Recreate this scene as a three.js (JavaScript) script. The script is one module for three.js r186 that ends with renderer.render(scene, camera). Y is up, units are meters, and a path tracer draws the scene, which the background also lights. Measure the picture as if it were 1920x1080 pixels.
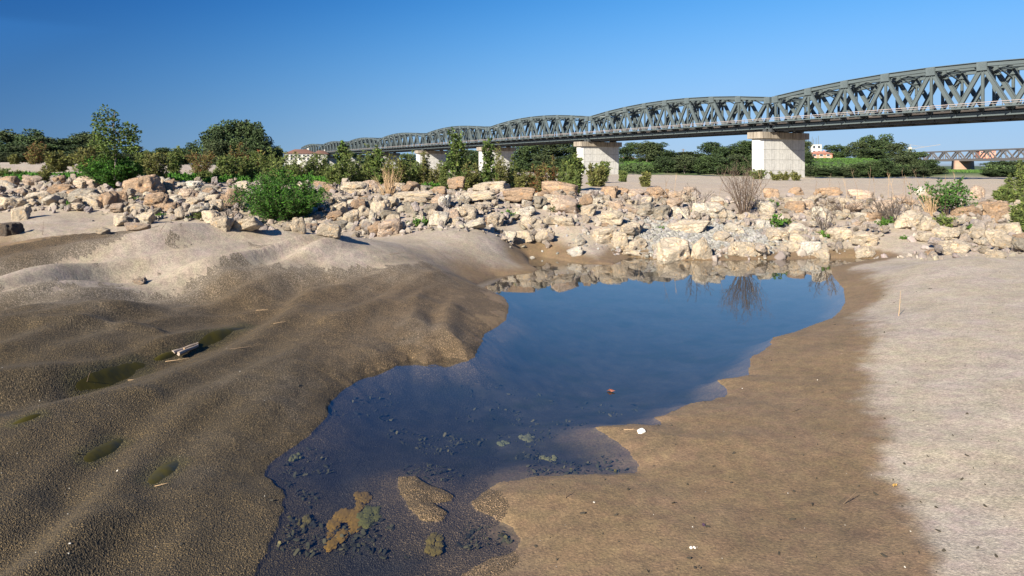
import * as THREE from 'three';
import { ImprovedNoise } from 'three/addons/math/ImprovedNoise.js';
import { mergeGeometries, mergeVertices } from 'three/addons/utils/BufferGeometryUtils.js';

// ---------- camera, sky, sun, exposure ----------
const F = 1280, CX = 960, HY = 311, EYE = 2;               // the photograph's lens, horizon row and eye height
const scene = new THREE.Scene();
const camera = new THREE.PerspectiveCamera(2 * Math.atan(540 / F) * 180 / Math.PI, 1920 / 1080, 0.1, 9000);
camera.position.set(0, EYE, 0);
camera.setViewOffset(1920, 1080, 0, 540 - HY, 1920, 1080);
const renderer = new THREE.WebGLRenderer();
renderer.setSize(1920, 1080);
renderer.toneMapping = THREE.LinearToneMapping;
renderer.toneMappingExposure = 2.5;
renderer.shadowMap.enabled = true;

const R = Math.PI / 180, SUN_AZ = -145 * R, SUN_EL = 29 * R;
const sunDir = new THREE.Vector3(Math.cos(SUN_EL) * Math.sin(SUN_AZ), Math.sin(SUN_EL), -Math.cos(SUN_EL) * Math.cos(SUN_AZ));
const sun = new THREE.DirectionalLight(new THREE.Color(1, 0.915, 0.78), 5);
sun.position.copy(sunDir).multiplyScalar(120); sun.castShadow = true;
Object.assign(sun.shadow.camera, { left: -160, right: 160, top: 160, bottom: -160, near: 1, far: 500 });
sun.shadow.mapSize.set(4096, 4096); scene.add(sun);
{ // clear polarised sky: darkest at right angles to the sun, paler towards the horizon
  const W = 1024, H = 512, d = new Float32Array(W * H * 4);
  const K = [[-2.909, 3.21, -1.227, -1.505, -0.468, 0.785], [-2.078, 2.512, -1.005, -0.432, -0.275, 0.401], [-1.337, 1.691, -0.64, 0.252, -0.307, 0.24]];
  for (let j = 0; j < H; j++) for (let i = 0; i < W; i++) {
    const el = ((j + 0.5) / H - 0.5) * Math.PI, az = ((i + 0.5) / W - 0.5) * 2 * Math.PI, c = Math.cos(el);
    const dot = c * Math.cos(az) * sunDir.x + Math.sin(el) * sunDir.y + c * Math.sin(az) * sunDir.z;
    const G = Math.min(1.12, Math.hypot(Math.acos(dot) / R - 95, 11) / 40 - 0.06);
    let e = Math.max(0, el / R) / 13; if (e > 1) e = 1 + 1.15 * (1 - Math.exp(-(e - 1) / 1.15));
    for (let k = 0; k < 3; k++) {
      const a = K[k]; let v = Math.exp(a[0] + a[1] * G + a[2] * G * G + a[3] * e + a[4] * e * e + a[5] * G * e) * 1.03 / 2.5;
      if (el < 0) v = [0.1, 0.08, 0.06][k];
      d[(j * W + i) * 4 + k] = v;
    }
    d[(j * W + i) * 4 + 3] = 1;
  }
  const t = new THREE.DataTexture(d, W, H, THREE.RGBAFormat, THREE.FloatType);
  t.mapping = THREE.EquirectangularReflectionMapping; t.magFilter = t.minFilter = THREE.LinearFilter; t.needsUpdate = true;
  scene.background = t; scene.environment = t;
}

// ---------- helpers ----------
const rng = (s) => () => { s |= 0; s = s + 0x6D2B79F5 | 0; let t = Math.imul(s ^ s >>> 15, 1 | s); t = t + Math.imul(t ^ t >>> 7, 61 | t) ^ t; return ((t ^ t >>> 14) >>> 0) / 4294967296; };
const PN = new ImprovedNoise(), noise = (x, y, z = 0) => PN.noise(x, y, z);
const fbm = (x, y, z, o) => { let a = 0, w = 0.5, f = 1; for (let i = 0; i < o; i++) { a += w * noise(x * f, y * f, z * f + i * 7.3); w *= 0.5; f *= 2.03; } return a; };
const sst = (a, b, x) => { const t = Math.min(1, Math.max(0, (x - a) / (b - a))); return t * t * (3 - 2 * t); };
const mix = (a, b, t) => a + (b - a) * t;
const V = (x, y, z) => new THREE.Vector3(x, y, z);
const used = {};
const numbered = (n) => { used[n] = (used[n] ?? -1) + 1; return used[n] ? `${n}_${String(used[n]).padStart(3, '0')}` : n; };
function add(o, name, label, category, group, kind) {
  o.name = numbered(name); scene.add(o);
  if (label) o.userData.label = label;
  if (category) o.userData.category = category;
  if (group) o.userData.group = group;
  if (kind) o.userData.kind = kind;
  shade(o); return o;
}
function shade(o) { o.traverse((m) => { if (m.isMesh) m.castShadow = m.receiveShadow = true; }); }
function part(parent, name, geo, mat) { const m = new THREE.Mesh(geo, mat); m.name = name; parent.add(m); return m; }
const linTex = (n, fill, srgb) => { // n x n data texture from fill(x, y) -> grey or [r, g, b] in 0..1
  const d = new Uint8Array(n * n * 4);
  for (let j = 0; j < n; j++) for (let i = 0; i < n; i++) { const v = fill(i, j), k = (j * n + i) * 4; for (let c = 0; c < 3; c++) d[k + c] = 255 * Math.min(1, Math.max(0, v.length ? v[c] : v)); d[k + 3] = 255; }
  const t = new THREE.DataTexture(d, n, n); t.wrapS = t.wrapT = THREE.RepeatWrapping; t.magFilter = t.minFilter = THREE.LinearFilter;
  if (srgb) t.colorSpace = THREE.SRGBColorSpace; t.needsUpdate = true; return t;
};
function tileNoise(n, period, seed) { // periodic smooth value noise on an n x n grid
  const r = rng(seed), g = new Float32Array(period * period).map(() => r() * 2 - 1);
  return (x, y) => { const u = x / n * period, v = y / n * period, i = Math.floor(u), j = Math.floor(v), a = u - i, b = v - j, s = a * a * (3 - 2 * a), t = b * b * (3 - 2 * b), q = (p, w) => g[((w + period) % period) * period + (p + period) % period];
    return mix(mix(q(i, j), q(i + 1, j), s), mix(q(i, j + 1), q(i + 1, j + 1), s), t); };
}
function blobs(n, count, r0, r1, seed, tone) { // height field of little round grains, periodic
  const h = new Float32Array(n * n), r = rng(seed);
  for (let k = 0; k < count; k++) {
    const cx = r() * n, cy = r() * n, ra = r0 + (r1 - r0) * r() ** 2, ht = 0.55 + 0.45 * r(), e = 0.75 + 0.5 * r(), tn = r();
    for (let y = Math.floor(cy - ra); y <= cy + ra; y++) for (let x = Math.floor(cx - ra); x <= cx + ra; x++) {
      const q = ((x - cx) * e) ** 2 + ((y - cy) / e) ** 2; if (q > ra * ra) continue;
      const i = ((y + n) % n) * n + (x + n) % n, v = ht * Math.sqrt(1 - q / (ra * ra)); if (v > h[i]) { h[i] = v; if (tone) tone[i] = tn; }
    }
  }
  return h;
}
const std = (color, rough, o = {}) => new THREE.MeshStandardMaterial({ color: new THREE.Color().setRGB(...color), roughness: rough, metalness: 0, ...o });

// ---------- terrain: heights read off the photograph, as control points (picture column, distance, height) ----------
const zAt = (py, h) => F * (EYE - h) / (py - HY);
const CP = [];
for (const [px, py, h] of [ // foreground sand seen from above: picture row gives the distance
  [-60, 1080, .15], [200, 1080, .12], [0, 900, .24], [150, 900, .2], [300, 950, .12], [0, 750, .3], [250, 760, .22], [450, 800, .2], [0, 650, .38], [300, 640, .28], [550, 680, .25],
  [0, 560, .55], [200, 560, .5], [400, 560, .36], [600, 560, .3], [750, 600, .28], [870, 590, .28], [0, 484, .84], [150, 458, .94], [300, 431, 1.0], [450, 440, .93], [600, 464, .78], [700, 450, .72],
  [850, 432, .66], [925, 440, .55], [700, 500, .5], [850, 490, .35], [960, 475, .22], [600, 510, .48], [400, 505, .66], [200, 520, .6],
  [1980, 1080, .3], [1600, 1080, .2], [1300, 1080, .15], [1700, 900, .22], [1900, 900, .3], [1400, 900, .14], [1500, 780, .17], [1700, 750, .25], [1900, 750, .35], [1600, 650, .22], [1800, 620, .38],
  [1930, 600, .45], [1700, 560, .4], [1600, 520, .25], [1700, 484, .5], [1850, 478, .53], [1940, 490, .5], [1780, 510, .5]]) CP.push([px, zAt(py, h), h]);
CP.push([0, 10.4, .6], [0, 12.3, .5], [120, 12.8, .62], [-80, 12.3, .45], [300, 13.8, .55], [450, 13.6, .5], [600, 13.4, .45], [1700, 13, .15], [1850, 13, .2], [1980, 13, .3],
  [0, 16, .9], [200, 16, .9], [400, 16, .85], [600, 15.5, .6], [0, 19, 1.2], [200, 19, 1.24], [400, 19, 1.2], [600, 19, 1.15], [800, 19, 1.1], [1000, 19, 1.05], [1200, 19.5, .95], [1400, 20, .9], [1600, 20, .85], [1900, 20, .85],
  [700, 15, .6], [800, 15, .65], [950, 15, .55], [1080, 15, .3], [1200, 16, .4], [1400, 16.5, .4], [1550, 16, .35], [1700, 16, .4], [1900, 16, .45], [1200, 14.7, .1], [1400, 14.9, .1],
  [0, 24, 1.5], [300, 24, 1.5], [600, 24, 1.35], [900, 24, 1.1], [1200, 25, .9], [1500, 25, .75], [1900, 25, .7], [0, 40, 1.65], [300, 40, 1.6], [600, 40, 1.4], [900, 40, 1.0], [1200, 40, .6], [1500, 40, .5], [1900, 40, .5],
  [0, 80, 2.25], [300, 80, 2.1], [600, 80, 1.6], [900, 80, 1.0], [1200, 70, .45], [1500, 70, .35], [1900, 70, .4], [0, 200, 2.8], [300, 200, 2.6], [600, 200, 1.5], [900, 180, .3], [1200, 140, .1], [1450, 105, .1], [1900, 100, .2]);
function thinPlate(pts, lambda) { // pts: [u, v, value]
  const n = pts.length, N = n + 3, A = Array.from({ length: N }, () => new Float64Array(N + 1)), k = (q) => q < 1e-9 ? 0 : 0.5 * q * Math.log(q);
  for (let i = 0; i < n; i++) {
    for (let j = 0; j < n; j++) A[i][j] = k((pts[i][0] - pts[j][0]) ** 2 + (pts[i][1] - pts[j][1]) ** 2) + (i === j ? lambda : 0);
    [1, pts[i][0], pts[i][1]].forEach((v, c) => { A[i][n + c] = v; A[n + c][i] = v; }); A[i][N] = pts[i][2];
  }
  for (let c = 0; c < N; c++) {
    let p = c; for (let r = c + 1; r < N; r++) if (Math.abs(A[r][c]) > Math.abs(A[p][c])) p = r;
    [A[c], A[p]] = [A[p], A[c]];
    for (let r = 0; r < N; r++) if (r !== c) { const f = A[r][c] / A[c][c]; if (f) for (let q = c; q <= N; q++) A[r][q] -= f * A[c][q]; }
  }
  const w = A.map((r, i) => r[N] / r[i]), us = pts.map((p) => p[0]), vs = pts.map((p) => p[1]);
  return (u, v) => { let s = w[n] + w[n + 1] * u + w[n + 2] * v; for (let i = 0; i < n; i++) { const q = (u - us[i]) ** 2 + (v - vs[i]) ** 2; if (q > 1e-9) s += w[i] * 0.5 * q * Math.log(q); } return s; };
}
const base = thinPlate(CP.map(([px, Z, h]) => [(px - CX) / F, Math.log(Z), h]), 0.0006);
const clampU = (u) => Math.max(-0.82, Math.min(0.82, u));
const onFlat = (px, py, h = 0) => { const Z = zAt(py, h); return [(px - CX) / F * Z, Z]; };
const POOL = [[890, 533], [930, 518], [1000, 512], [1012, 505], [993, 496], [990, 483], [1020, 481], [1060, 490], [1100, 495], [1150, 497], [1168, 488], [1185, 482], [1230, 487], [1300, 489], [1400, 488], [1480, 487], [1530, 484], [1600, 484], [1640, 486], [1600, 492], [1556, 501],
  [1562, 520], [1580, 540], [1584, 565], [1575, 582], [1560, 596], [1520, 610], [1490, 622], [1450, 632], [1443, 640], [1440, 650], [1408, 670], [1405, 690], [1402, 703], [1345, 712], [1352, 720], [1366, 735], [1360, 744], [1280, 760], [1250, 775], [1225, 782], [1237, 791], [1240, 796], [1180, 795],
  [1115, 800], [1150, 825], [1185, 855], [1198, 875], [1190, 886], [1100, 889], [1000, 893], [930, 908], [900, 922], [886, 942], [905, 965], [955, 990], [975, 1010], [970, 1030], [930, 1045], [885, 1060], [860, 1090], [820, 1160], [520, 1160], [470, 1120], [470, 1080], [500, 1040], [515, 1000],
  [525, 972], [533, 948], [537, 930], [520, 912], [497, 892], [505, 874], [532, 850], [572, 825], [607, 790], [622, 755], [650, 726], [690, 701], [740, 686], [765, 672], [782, 673], [792, 681], [802, 683], [830, 670], [850, 670], [880, 677], [895, 664], [905, 640], [910, 625], [930, 615], [950, 600], [956, 573], [946, 557], [920, 545], [905, 540]].map((p) => onFlat(...p));
const ISLE = [[745, 896], [775, 893], [800, 905], [850, 930], [850, 938], [815, 942], [838, 962], [828, 976], [790, 978], [765, 955], [748, 925]].map((p) => onFlat(...p));
function sdPoly(P, x, y) { // signed distance, negative inside
  let d = 1e9, s = 1;
  for (let i = 0, j = P.length - 1; i < P.length; j = i++) {
    const ex = P[j][0] - P[i][0], ey = P[j][1] - P[i][1], wx = x - P[i][0], wy = y - P[i][1], t = Math.min(1, Math.max(0, (wx * ex + wy * ey) / (ex * ex + ey * ey)));
    d = Math.min(d, (wx - ex * t) ** 2 + (wy - ey * t) ** 2);
    const a = y >= P[i][1], b = y < P[j][1], c = ex * wy > ey * wx;
    if ((a && b && c) || (!a && !b && !c)) s = -s;
  }
  return s * Math.sqrt(d);
}
const waterDist = (X, Z) => { if (Z > 19 || Math.abs(X) > 11) return 6; const w = Z < 8 ? 0.03 : 0, x = X + w * noise(X * 7, Z * 7, 1), z = Z + w * noise(X * 7, Z * 7, 8); return Math.max(sdPoly(POOL, x, z), -sdPoly(ISLE, x, z)); };
// sand ridges (+) and furrows (-): polylines in picture columns and rows at about the given height, then amplitude and half width in metres
const STROKES = [
  [[[0, 655], [180, 620], [330, 598], [480, 560], [640, 512]], .3, .07, .2], [[[570, 680], [500, 735], [430, 800], [375, 880], [330, 960]], .22, .08, .2], [[[150, 725], [260, 685], [350, 655], [455, 615], [560, 560]], .25, -.09, .16],
  [[[0, 810], [130, 772], [280, 738], [420, 668], [560, 590]], .25, .055, .15], [[[250, 945], [280, 915], [308, 888], [350, 858]], .15, -.035, .15], [[[110, 905], [150, 872], [192, 848], [250, 812]], .2, -.035, .15], [[[-20, 820], [52, 784], [85, 772]], .25, -.06, .12],
  [[[130, 985], [225, 890], [300, 805], [380, 745]], .17, .04, .13], [[[-20, 985], [90, 890], [180, 810], [280, 760]], .2, .04, .14], [[[-20, 1060], [80, 1000], [150, 930]], .17, -.06, .13], [[[60, 1090], [160, 1010], [250, 960]], .14, .05, .13], [[[200, 1090], [270, 1020], [330, 985]], .12, -.05, .13],
  [[[300, 1090], [345, 1030], [372, 985]], .12, .04, .1], [[[845, 568], [836, 613], [868, 665]], .25, .075, .15], [[[800, 600], [788, 640], [795, 672]], .22, .03, .1], [[[815, 590], [812, 630], [822, 665]], .22, -.05, .1], [[[650, 545], [760, 520], [860, 505]], .35, .05, .25], [[[620, 600], [720, 570], [800, 560]], .28, .05, .2], [[[640, 660], [700, 640], [760, 640]], .24, .04, .18],
  [[[0, 545], [150, 515], [300, 490], [420, 470]], .65, .06, .3], [[[0, 590], [200, 560], [380, 530], [520, 508]], .5, -.05, .25], [[[500, 545], [560, 535], [620, 528]], .4, -.06, .15], [[[0, 610], [160, 585], [300, 560], [430, 535]], .45, .05, .16], [[[0, 700], [120, 680], [250, 650]], .33, -.06, .18], [[[80, 640], [200, 625], [290, 620]], .35, .05, .1],
  [[[600, 466], [650, 470], [700, 472]], .75, -.05, .25], [[[1230, 775], [1330, 760], [1420, 750]], .1, .02, .12], [[[1120, 800], [1250, 820], [1400, 815]], .1, .025, .15], [[[890, 940], [1000, 910], [1200, 905]], .08, .02, .15]]
  .map(([pts, h, amp, wid]) => { const P = pts.map(([x, y]) => onFlat(x, y, h)), xs = P.map((p) => p[0]), zs = P.map((p) => p[1]), m = wid * 3; return { P, amp, wid, box: [Math.min(...xs) - m, Math.max(...xs) + m, Math.min(...zs) - m, Math.max(...zs) + m] }; });
const PUDDLES = [[[[150, 726], [262, 684]], .1], [[[290, 675], [335, 660]], .04], [[[372, 648], [462, 612]], .09], [[[165, 862], [220, 828]], .07], [[[288, 902], [325, 868]], .075], [[[30, 793], [72, 776]], .05]];
const RIV = [[560, 900, 1100], [600, 300, 360], [900, 215, 270], [1000, 200, 250], [1200, 165, 215], [1400, 128, 200], [1700, 119, 195], [1920, 115, 190], [2400, 112, 185]];
function riverAt(px) { px = Math.max(560, Math.min(2399, px)); let i = 0; while (RIV[i + 1][0] < px) i++; const a = RIV[i], b = RIV[i + 1], t = (px - a[0]) / (b[0] - a[0]); return [mix(a[1], b[1], t), mix(a[2], b[2], t)]; }
const RIVER_Y = -1.3;
function strokeSum(X, Z) {
  let s = 0;
  for (const k of STROKES) {
    if (X < k.box[0] || X > k.box[1] || Z < k.box[2] || Z > k.box[3]) continue;
    let d = 1e9; for (let i = 1; i < k.P.length; i++) { const [ax, ay] = k.P[i - 1], ex = k.P[i][0] - ax, ey = k.P[i][1] - ay, t = Math.min(1, Math.max(0, ((X - ax) * ex + (Z - ay) * ey) / (ex * ex + ey * ey))); d = Math.min(d, (X - ax - ex * t) ** 2 + (Z - ay - ey * t) ** 2); }
    s += (k.amp > 0 ? 1.2 : 0.85) * k.amp * Math.exp(-d / (k.wid * k.wid));
  }
  return s;
}
function ground(X, Z, sd = waterDist(X, Z)) {
  const u = X / Z, cu = clampU(u);
  let h = base(cu, Math.log(Math.max(2.4, Math.min(230, Z))));
  if (Z < 22) {
    const left = sst(0.15, -0.2, u);
    const fx = X - 0.1, fz = 15.2 - Z, fr = Math.hypot(fx, fz), th = Math.atan2(-fx, Math.max(0.3, fz)) + 0.05 * noise(X * 0.45, Z * 0.45, 6), w1 = noise(th * 13, fr * 0.2, 3.3), rdg = 0.56 - Math.sqrt(w1 * w1 + 0.006) * 1.9 + 0.35 * noise(th * 29, fr * 0.35, 5.1); // ridges fan out from the spit
    h += strokeSum(X, Z) + 0.021 * Math.min(fr, 11) * rdg * left * sst(3, 6, fr) * sst(0.1, 0.9, sd) + fbm(X * 0.9, Z * 0.9, 1.5, 3) * mix(0.03, 0.05, left) + fbm(X * 3.1 + Z * 1.2, Z * 2.2 - X, 4.2, 2) * 0.012;
  } else h += fbm(X * 0.12, Z * 0.12, 2.5, 4) * 0.35 * sst(22, 30, Z) + fbm(X * 0.9, Z * 0.9, 3.5, 2) * 0.08;
  if (sd < 6) {
    const w = mix(mix(0.95, 0.5, sst(4, 6.5, Z)), 1.05, sst(-0.15, 0.22, u)) * mix(1, 0.6, sst(10, 14, Z));
    if (sd > 0) { if (Z < 5.2 && Math.abs(X + 0.5) < 0.45 && sdPoly(POOL, X, Z) < 0) return 0.034 * (1 - Math.exp(-sd / 0.1)) + 0.016 * fbm(X * 12, Z * 12, 2, 3) * sst(0, 0.05, sd) + 0.003; } if (sd > 0) h = 0.05 + (h > 0.12 ? h - 0.05 : 0.07 * Math.exp((h - 0.12) / 0.07)), h = Math.max(0.012, h) * (1 - Math.exp(-sd / w)) + 0.012 * Math.min(1, sd / 0.1);
    else { const deep = mix(0.06, 0.38, sst(3.6, 7.5, Z)); h = -deep * (1 - Math.exp(sd / 0.55)) - 0.008 + fbm(X * 4, Z * 4, 9, 3) * 0.03 * sst(0, -0.3, sd); }
  }
  if (Z > 95) {
    const [n0, n1] = riverAt(u * F + CX), wob = fbm(X * 0.03, Z * 0.03, 8, 2) * 6;
    const inn = sst(n0 + wob, n0 + 9 + wob, Z), out = sst(n1 - 6, n1 + 1, Z);
    const lev = 1 - 0.93 * sst(1640, 1720, u * F + CX), bank = -1.2 + 1.2 * sst(n1 - 1, n1 + 3, Z) + lev * (4.4 * sst(n1 + 6, n1 + 40, Z) - 1.2 * sst(n1 + 52, n1 + 75, Z));
    if (u * F + CX > 560) h = mix(mix(h, -2.4, inn), bank + fbm(X * 0.08, Z * 0.08, 3, 3) * 0.5, out);
  }
  return h;
}
function hit(px, py) { // the ground point seen at that place of the photograph
  const u = (px - CX) / F, s = (HY - py) / F; let Z = 2.2, prev = Z;
  while (Z < 900) { if (EYE + s * Z < ground(u * Z, Z)) break; prev = Z; Z *= 1.006; }
  for (let i = 0; i < 12; i++) { const m = (prev + Z) / 2; if (EYE + s * m < ground(u * m, m)) Z = m; else prev = m; }
  return { X: u * Z, Z, y: ground(u * Z, Z), at: V(u * Z, ground(u * Z, Z), -Z), m: Z / F };
}
const put = (px, Z) => { const X = (px - CX) / F * Z; return { X, Z, y: ground(X, Z), at: V(X, ground(X, Z), -Z), m: Z / F }; };

// how damp the sand is (0 dry, 1 wet): read off the photograph
const WET = thinPlate([[1550, 520, 1], [1600, 560, 1], [1640, 555, .6], [1700, 560, 0], [1500, 650, 1], [1620, 648, .65], [1685, 655, .05], [1580, 720, .85], [1660, 728, .3], [1600, 850, .85], [1710, 850, .15], [1650, 950, .75], [1760, 950, .2], [1690, 1060, .8], [1830, 1060, .15], [1900, 700, 0], [1900, 900, 0], [1300, 900, 1], [1300, 1070, 1], [1450, 950, 1], [1450, 800, 1], [1800, 600, 0], [1850, 500, 0], [1700, 500, 0], [1620, 500, .5],
  [0, 525, .1], [150, 490, 0], [40, 464, 1.2], [110, 452, 1], [190, 443, .7], [300, 450, 0], [450, 460, 0], [600, 472, .05], [700, 450, .05], [850, 440, 0], [920, 445, .15], [700, 492, .2], [850, 482, .6], [950, 490, .95], [200, 532, .35], [350, 512, .2], [500, 512, .5], [0, 580, .75], [250, 570, .8], [450, 560, .9], [700, 540, .85], [600, 610, .9], [0, 680, .9], [300, 700, .95], [500, 740, .85], [850, 600, .8], [0, 800, 1], [0, 1000, 1.1], [250, 1000, 1.1], [450, 900, .95], [1900, 1080, .1]]
  .map(([x, y, w]) => { const Z = Math.min(14, hit(x, y).Z); return [(x - CX) / F, Math.log(Z), w]; }), 0.002);

// textures of the sand
const grains = rng(11);
const tn = [tileNoise(1024, 8, 1), tileNoise(1024, 40, 2), tileNoise(1024, 190, 3), tileNoise(1024, 400, 4)];
const sandColor = linTex(1024, (x, y) => { const g = grains(); let v = 0.82 + 0.03 * tn[0](x, y) + 0.04 * tn[1](x, y) + 0.09 * tn[2](x, y) + 0.06 * tn[3](x, y) + (grains() - 0.5) * 0.22; if (g > 0.9985) v = 1; if (g < 0.004) v *= 0.55; return [v, v * (0.99 + 0.02 * tn[1](y, x)), v * (0.97 + 0.03 * tn[0](y, x))]; }, true);
const pelTone = new Float32Array(2048 * 2048), pel = blobs(2048, 130000, 2, 4.6, 5, pelTone), pn = [tileNoise(2048, 24, 6), tileNoise(2048, 300, 7)];
const pelletBump = linTex(2048, (x, y) => 0.1 + 0.62 * pel[y * 2048 + x] + 0.14 * pn[0](x, y) + 0.1 * pn[1](x, y));
const pelletColor = linTex(2048, (x, y) => { const i = y * 2048 + x, t = pelTone[i], v = 0.46 + 0.5 * t ** 1.3 + 0.05 * pn[0](x, y) + (grains() - 0.5) * 0.1; return t > 0.988 ? [1, 0.98, 0.9] : [v, v * 0.985, v * (0.9 + 0.08 * t)]; }, true);  // mixed grain tones; gaps coloured darkest, standing for shade between pellets
const fin = blobs(1024, 26000, 1.6, 4.2, 8);
const fineBump = linTex(1024, (x, y) => 0.3 + 0.3 * fin[y * 1024 + x] + 0.18 * tn[1](x, y) + 0.16 * tn[2](x, y));
sandColor.repeat.set(1 / 2.3, 1 / 2.3); pelletBump.repeat.set(1 / 2.3, 1 / 2.3); pelletColor.repeat.set(1 / 2.3, 1 / 2.3); fineBump.repeat.set(1 / 1.9, 1 / 1.9);
const sandLeft = new THREE.MeshStandardMaterial({ vertexColors: true, map: pelletColor, bumpMap: pelletBump, bumpScale: 0.024, roughness: 0.93 });
const sandRight = new THREE.MeshStandardMaterial({ vertexColors: true, map: sandColor, bumpMap: fineBump, bumpScale: 0.004, roughness: 0.93 });

const toLin = (v) => v <= 0.04045 ? v / 12.92 : ((v + 0.055) / 1.055) ** 2.4, meanOf = (t) => { const d = t.image.data, m = [0, 0, 0]; for (let i = 0; i < d.length; i += 4) for (let c = 0; c < 3; c++) m[c] += toLin(d[i + c] / 255) * 4 / d.length; return m; };
const MP = meanOf(pelletColor), MS = meanOf(sandColor), EVEN = MP.map((v) => 0.66 / v);
{ const d = sandColor.image.data; for (let i = 0; i < d.length; i += 4) for (let c = 0; c < 3; c++) { const v = toLin(d[i + c] / 255) * MP[c] / MS[c]; d[i + c] = 255 * (v <= 0.0031308 ? v * 12.92 : 1.055 * v ** (1 / 2.4) - 0.055); } } // both sand skins have the same mean colour
{ // one sheet from the photographer's feet to the horizon
  const zs = [], us = [];
  for (let i = 0; i < 14; i++) zs.push(0.4 + i * (2.35 - 0.4) / 14);
  for (let i = 0; i <= 430; i++) zs.push(1 / mix(1 / 2.35, 1 / 16, i / 430));
  for (let i = 1; i <= 170; i++) zs.push(16 * (42 / 16) ** (i / 170));
  for (let i = 1; i <= 150; i++) zs.push(42 * (4200 / 42) ** (i / 150));
  for (let i = 0; i < 30; i++) us.push(-2.2 + i * 1.4 / 30);
  for (let i = 0; i <= 560; i++) us.push(-0.8 + 1.6 * i / 560);
  for (let i = 1; i <= 30; i++) us.push(0.8 + i * 1.4 / 30);
  const nu = us.length, nz = zs.length, P = new Float32Array(nu * nz * 3), C = new Float32Array(nu * nz * 3), T = new Float32Array(nu * nz * 2), D = new Float32Array(nu * nz);
  for (let j = 0; j < nz; j++) for (let i = 0; i < nu; i++) {
    const Z = zs[j], X = us[i] * (Z + 0.5), k = j * nu + i, sd = waterDist(X, Z), h = ground(X, Z, sd), u = X / Z, px = u * F + CX;
    P.set([X, h, -Z], k * 3); T.set([X, Z], k * 2);
    const n1 = fbm(X * 1.3, Z * 1.3, 5, 4), n2 = fbm(X * 6, Z * 6, 6, 3), n3 = fbm(X * 0.25, Z * 0.6, 7, 3);
    let damp = 0, c = [0.43, 0.358, 0.272].map((v) => v * (1 + mix(0.16, 0.06, sst(-0.1, 0.3, u)) * n1 + 0.025 * n2) * mix(1, 1.12, sst(21, 26, Z)));
    if (Z < 16) {
      let w = WET(clampU(u), Math.log(Math.max(2.8, Math.min(13, Z)))); const far = sst(12, 14, Z); w = mix(w, 0, far);
      w = Math.max(w, 1.1 * sst(mix(0.35, 0.9, far), 0.05, sd + 0.2 * n1));
      w = Math.max(w, 0.16 * sst(0, -0.2, u)); const edge = mix(0.62, 0.19, sst(-0.1, 0.3, u)), m = sst(0.5 - edge, 0.5 + edge * 0.8, w + mix(0.34, 0.2, sst(-0.1, 0.3, u)) * n1 + 0.2 * n2); damp = sd < 0.05 ? 1 : sst(0.05, 0.75, m + 0.1);
      const left = sst(0.0, -0.4, u) * sst(12, 5, Z), wet = [mix(0.205, 0.106, left), mix(0.134, 0.072, left), mix(0.068, 0.029, left)];
      c = c.map((v, q) => mix(v, wet[q] * (1 + 0.25 * n1 + 0.3 * n2), m));
      if (sd < 0.05) { // silt and algae film, coloured darker offshore for light lost in the depth
        const s = sst(0.0, -0.4, sd + 0.16 * n1) * mix(sst(-1.15, -0.75, X), 1, sst(3.6, 4.4, Z)), al = sst(0.1, 0.35, fbm(X * 2.3, Z * 2.3, 12, 3) + 0.1), silt = [mix(0.046, 0.026, al), mix(0.038, 0.025, al), mix(0.027, 0.008, al)];
        c = c.map((v, q) => mix(v, silt[q] * (1 + 0.6 * n2 + 0.7 * n1), s));
      }
    } else if (Z < 60) { const g = 0.5 + n3; c = c.map((v, q) => v * [1.03, 1, 0.98][q] * (1 + 0.1 * (g - 0.5))); }
    if (Z > 100 && px > 540) { const [, f1] = riverAt(px), g = sst(f1 - 4, f1 - 1, Z); c = c.map((v, q) => mix(v, [0.05, 0.085, 0.02][q] * (1 + 0.6 * n3 + 0.3 * n1), g)); }
    else if (Z > 120) { const g = sst(120, 190, Z + 40 * n3); c = c.map((v, q) => mix(v, [0.07, 0.08, 0.03][q], g)); }
    c = c.map((v, q) => v * EVEN[q]); D[k] = Z > 14.6 ? 0 : damp * sst(0.2, -0.25, u) * sst(13, 9.5, Z); C.set(c, k * 3);
  }
  for (const [[a, b], r] of PUDDLES) { // green film in the furrows
    const A = hit(...a), B = hit(...b), ex = B.X - A.X, ez = B.Z - A.Z, L = ex * ex + ez * ez;
    for (let k = 0; k < nu * nz; k++) { const X = P[k * 3], Z = -P[k * 3 + 2]; if (Z > 11 || X > 1) continue; const t = Math.min(1, Math.max(0, ((X - A.X) * ex + (Z - A.Z) * ez) / L)), d = Math.hypot(X - A.X - ex * t, Z - A.Z - ez * t), m = 0.85 * sst(r * 1.9, r * 0.5, d + 0.06 * fbm(X * 5, Z * 5, 3, 2)); if (m > 0) [0.1, 0.08, 0.022].forEach((v, q) => { C[k * 3 + q] = mix(C[k * 3 + q], v * EVEN[q], m); }); }
  }
  const idx = [[], []];
  for (let j = 0; j < nz - 1; j++) for (let i = 0; i < nu - 1; i++) {
    const a = j * nu + i, b = a + 1, c = a + nu, d = c + 1, q = D[a];
    idx[q > 0.5 + 0.5 * fbm(us[i] * zs[j] * 2.4, zs[j] * 2.4, 2.2, 2) ? 0 : 1].push(a, b, c, b, d, c);
  }
  const g = new THREE.BufferGeometry();
  g.setAttribute('position', new THREE.BufferAttribute(P, 3)); g.setAttribute('color', new THREE.BufferAttribute(C, 3)); g.setAttribute('uv', new THREE.BufferAttribute(T, 2));
  g.setIndex([...idx[0].slice(0, 0)]); const all = new Uint32Array(idx[0].length + idx[1].length); all.set(idx[0]); all.set(idx[1], idx[0].length);
  g.setIndex(new THREE.BufferAttribute(all, 1)); g.addGroup(0, idx[0].length, 0); g.addGroup(idx[0].length, idx[1].length, 1); g.computeVertexNormals();
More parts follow.
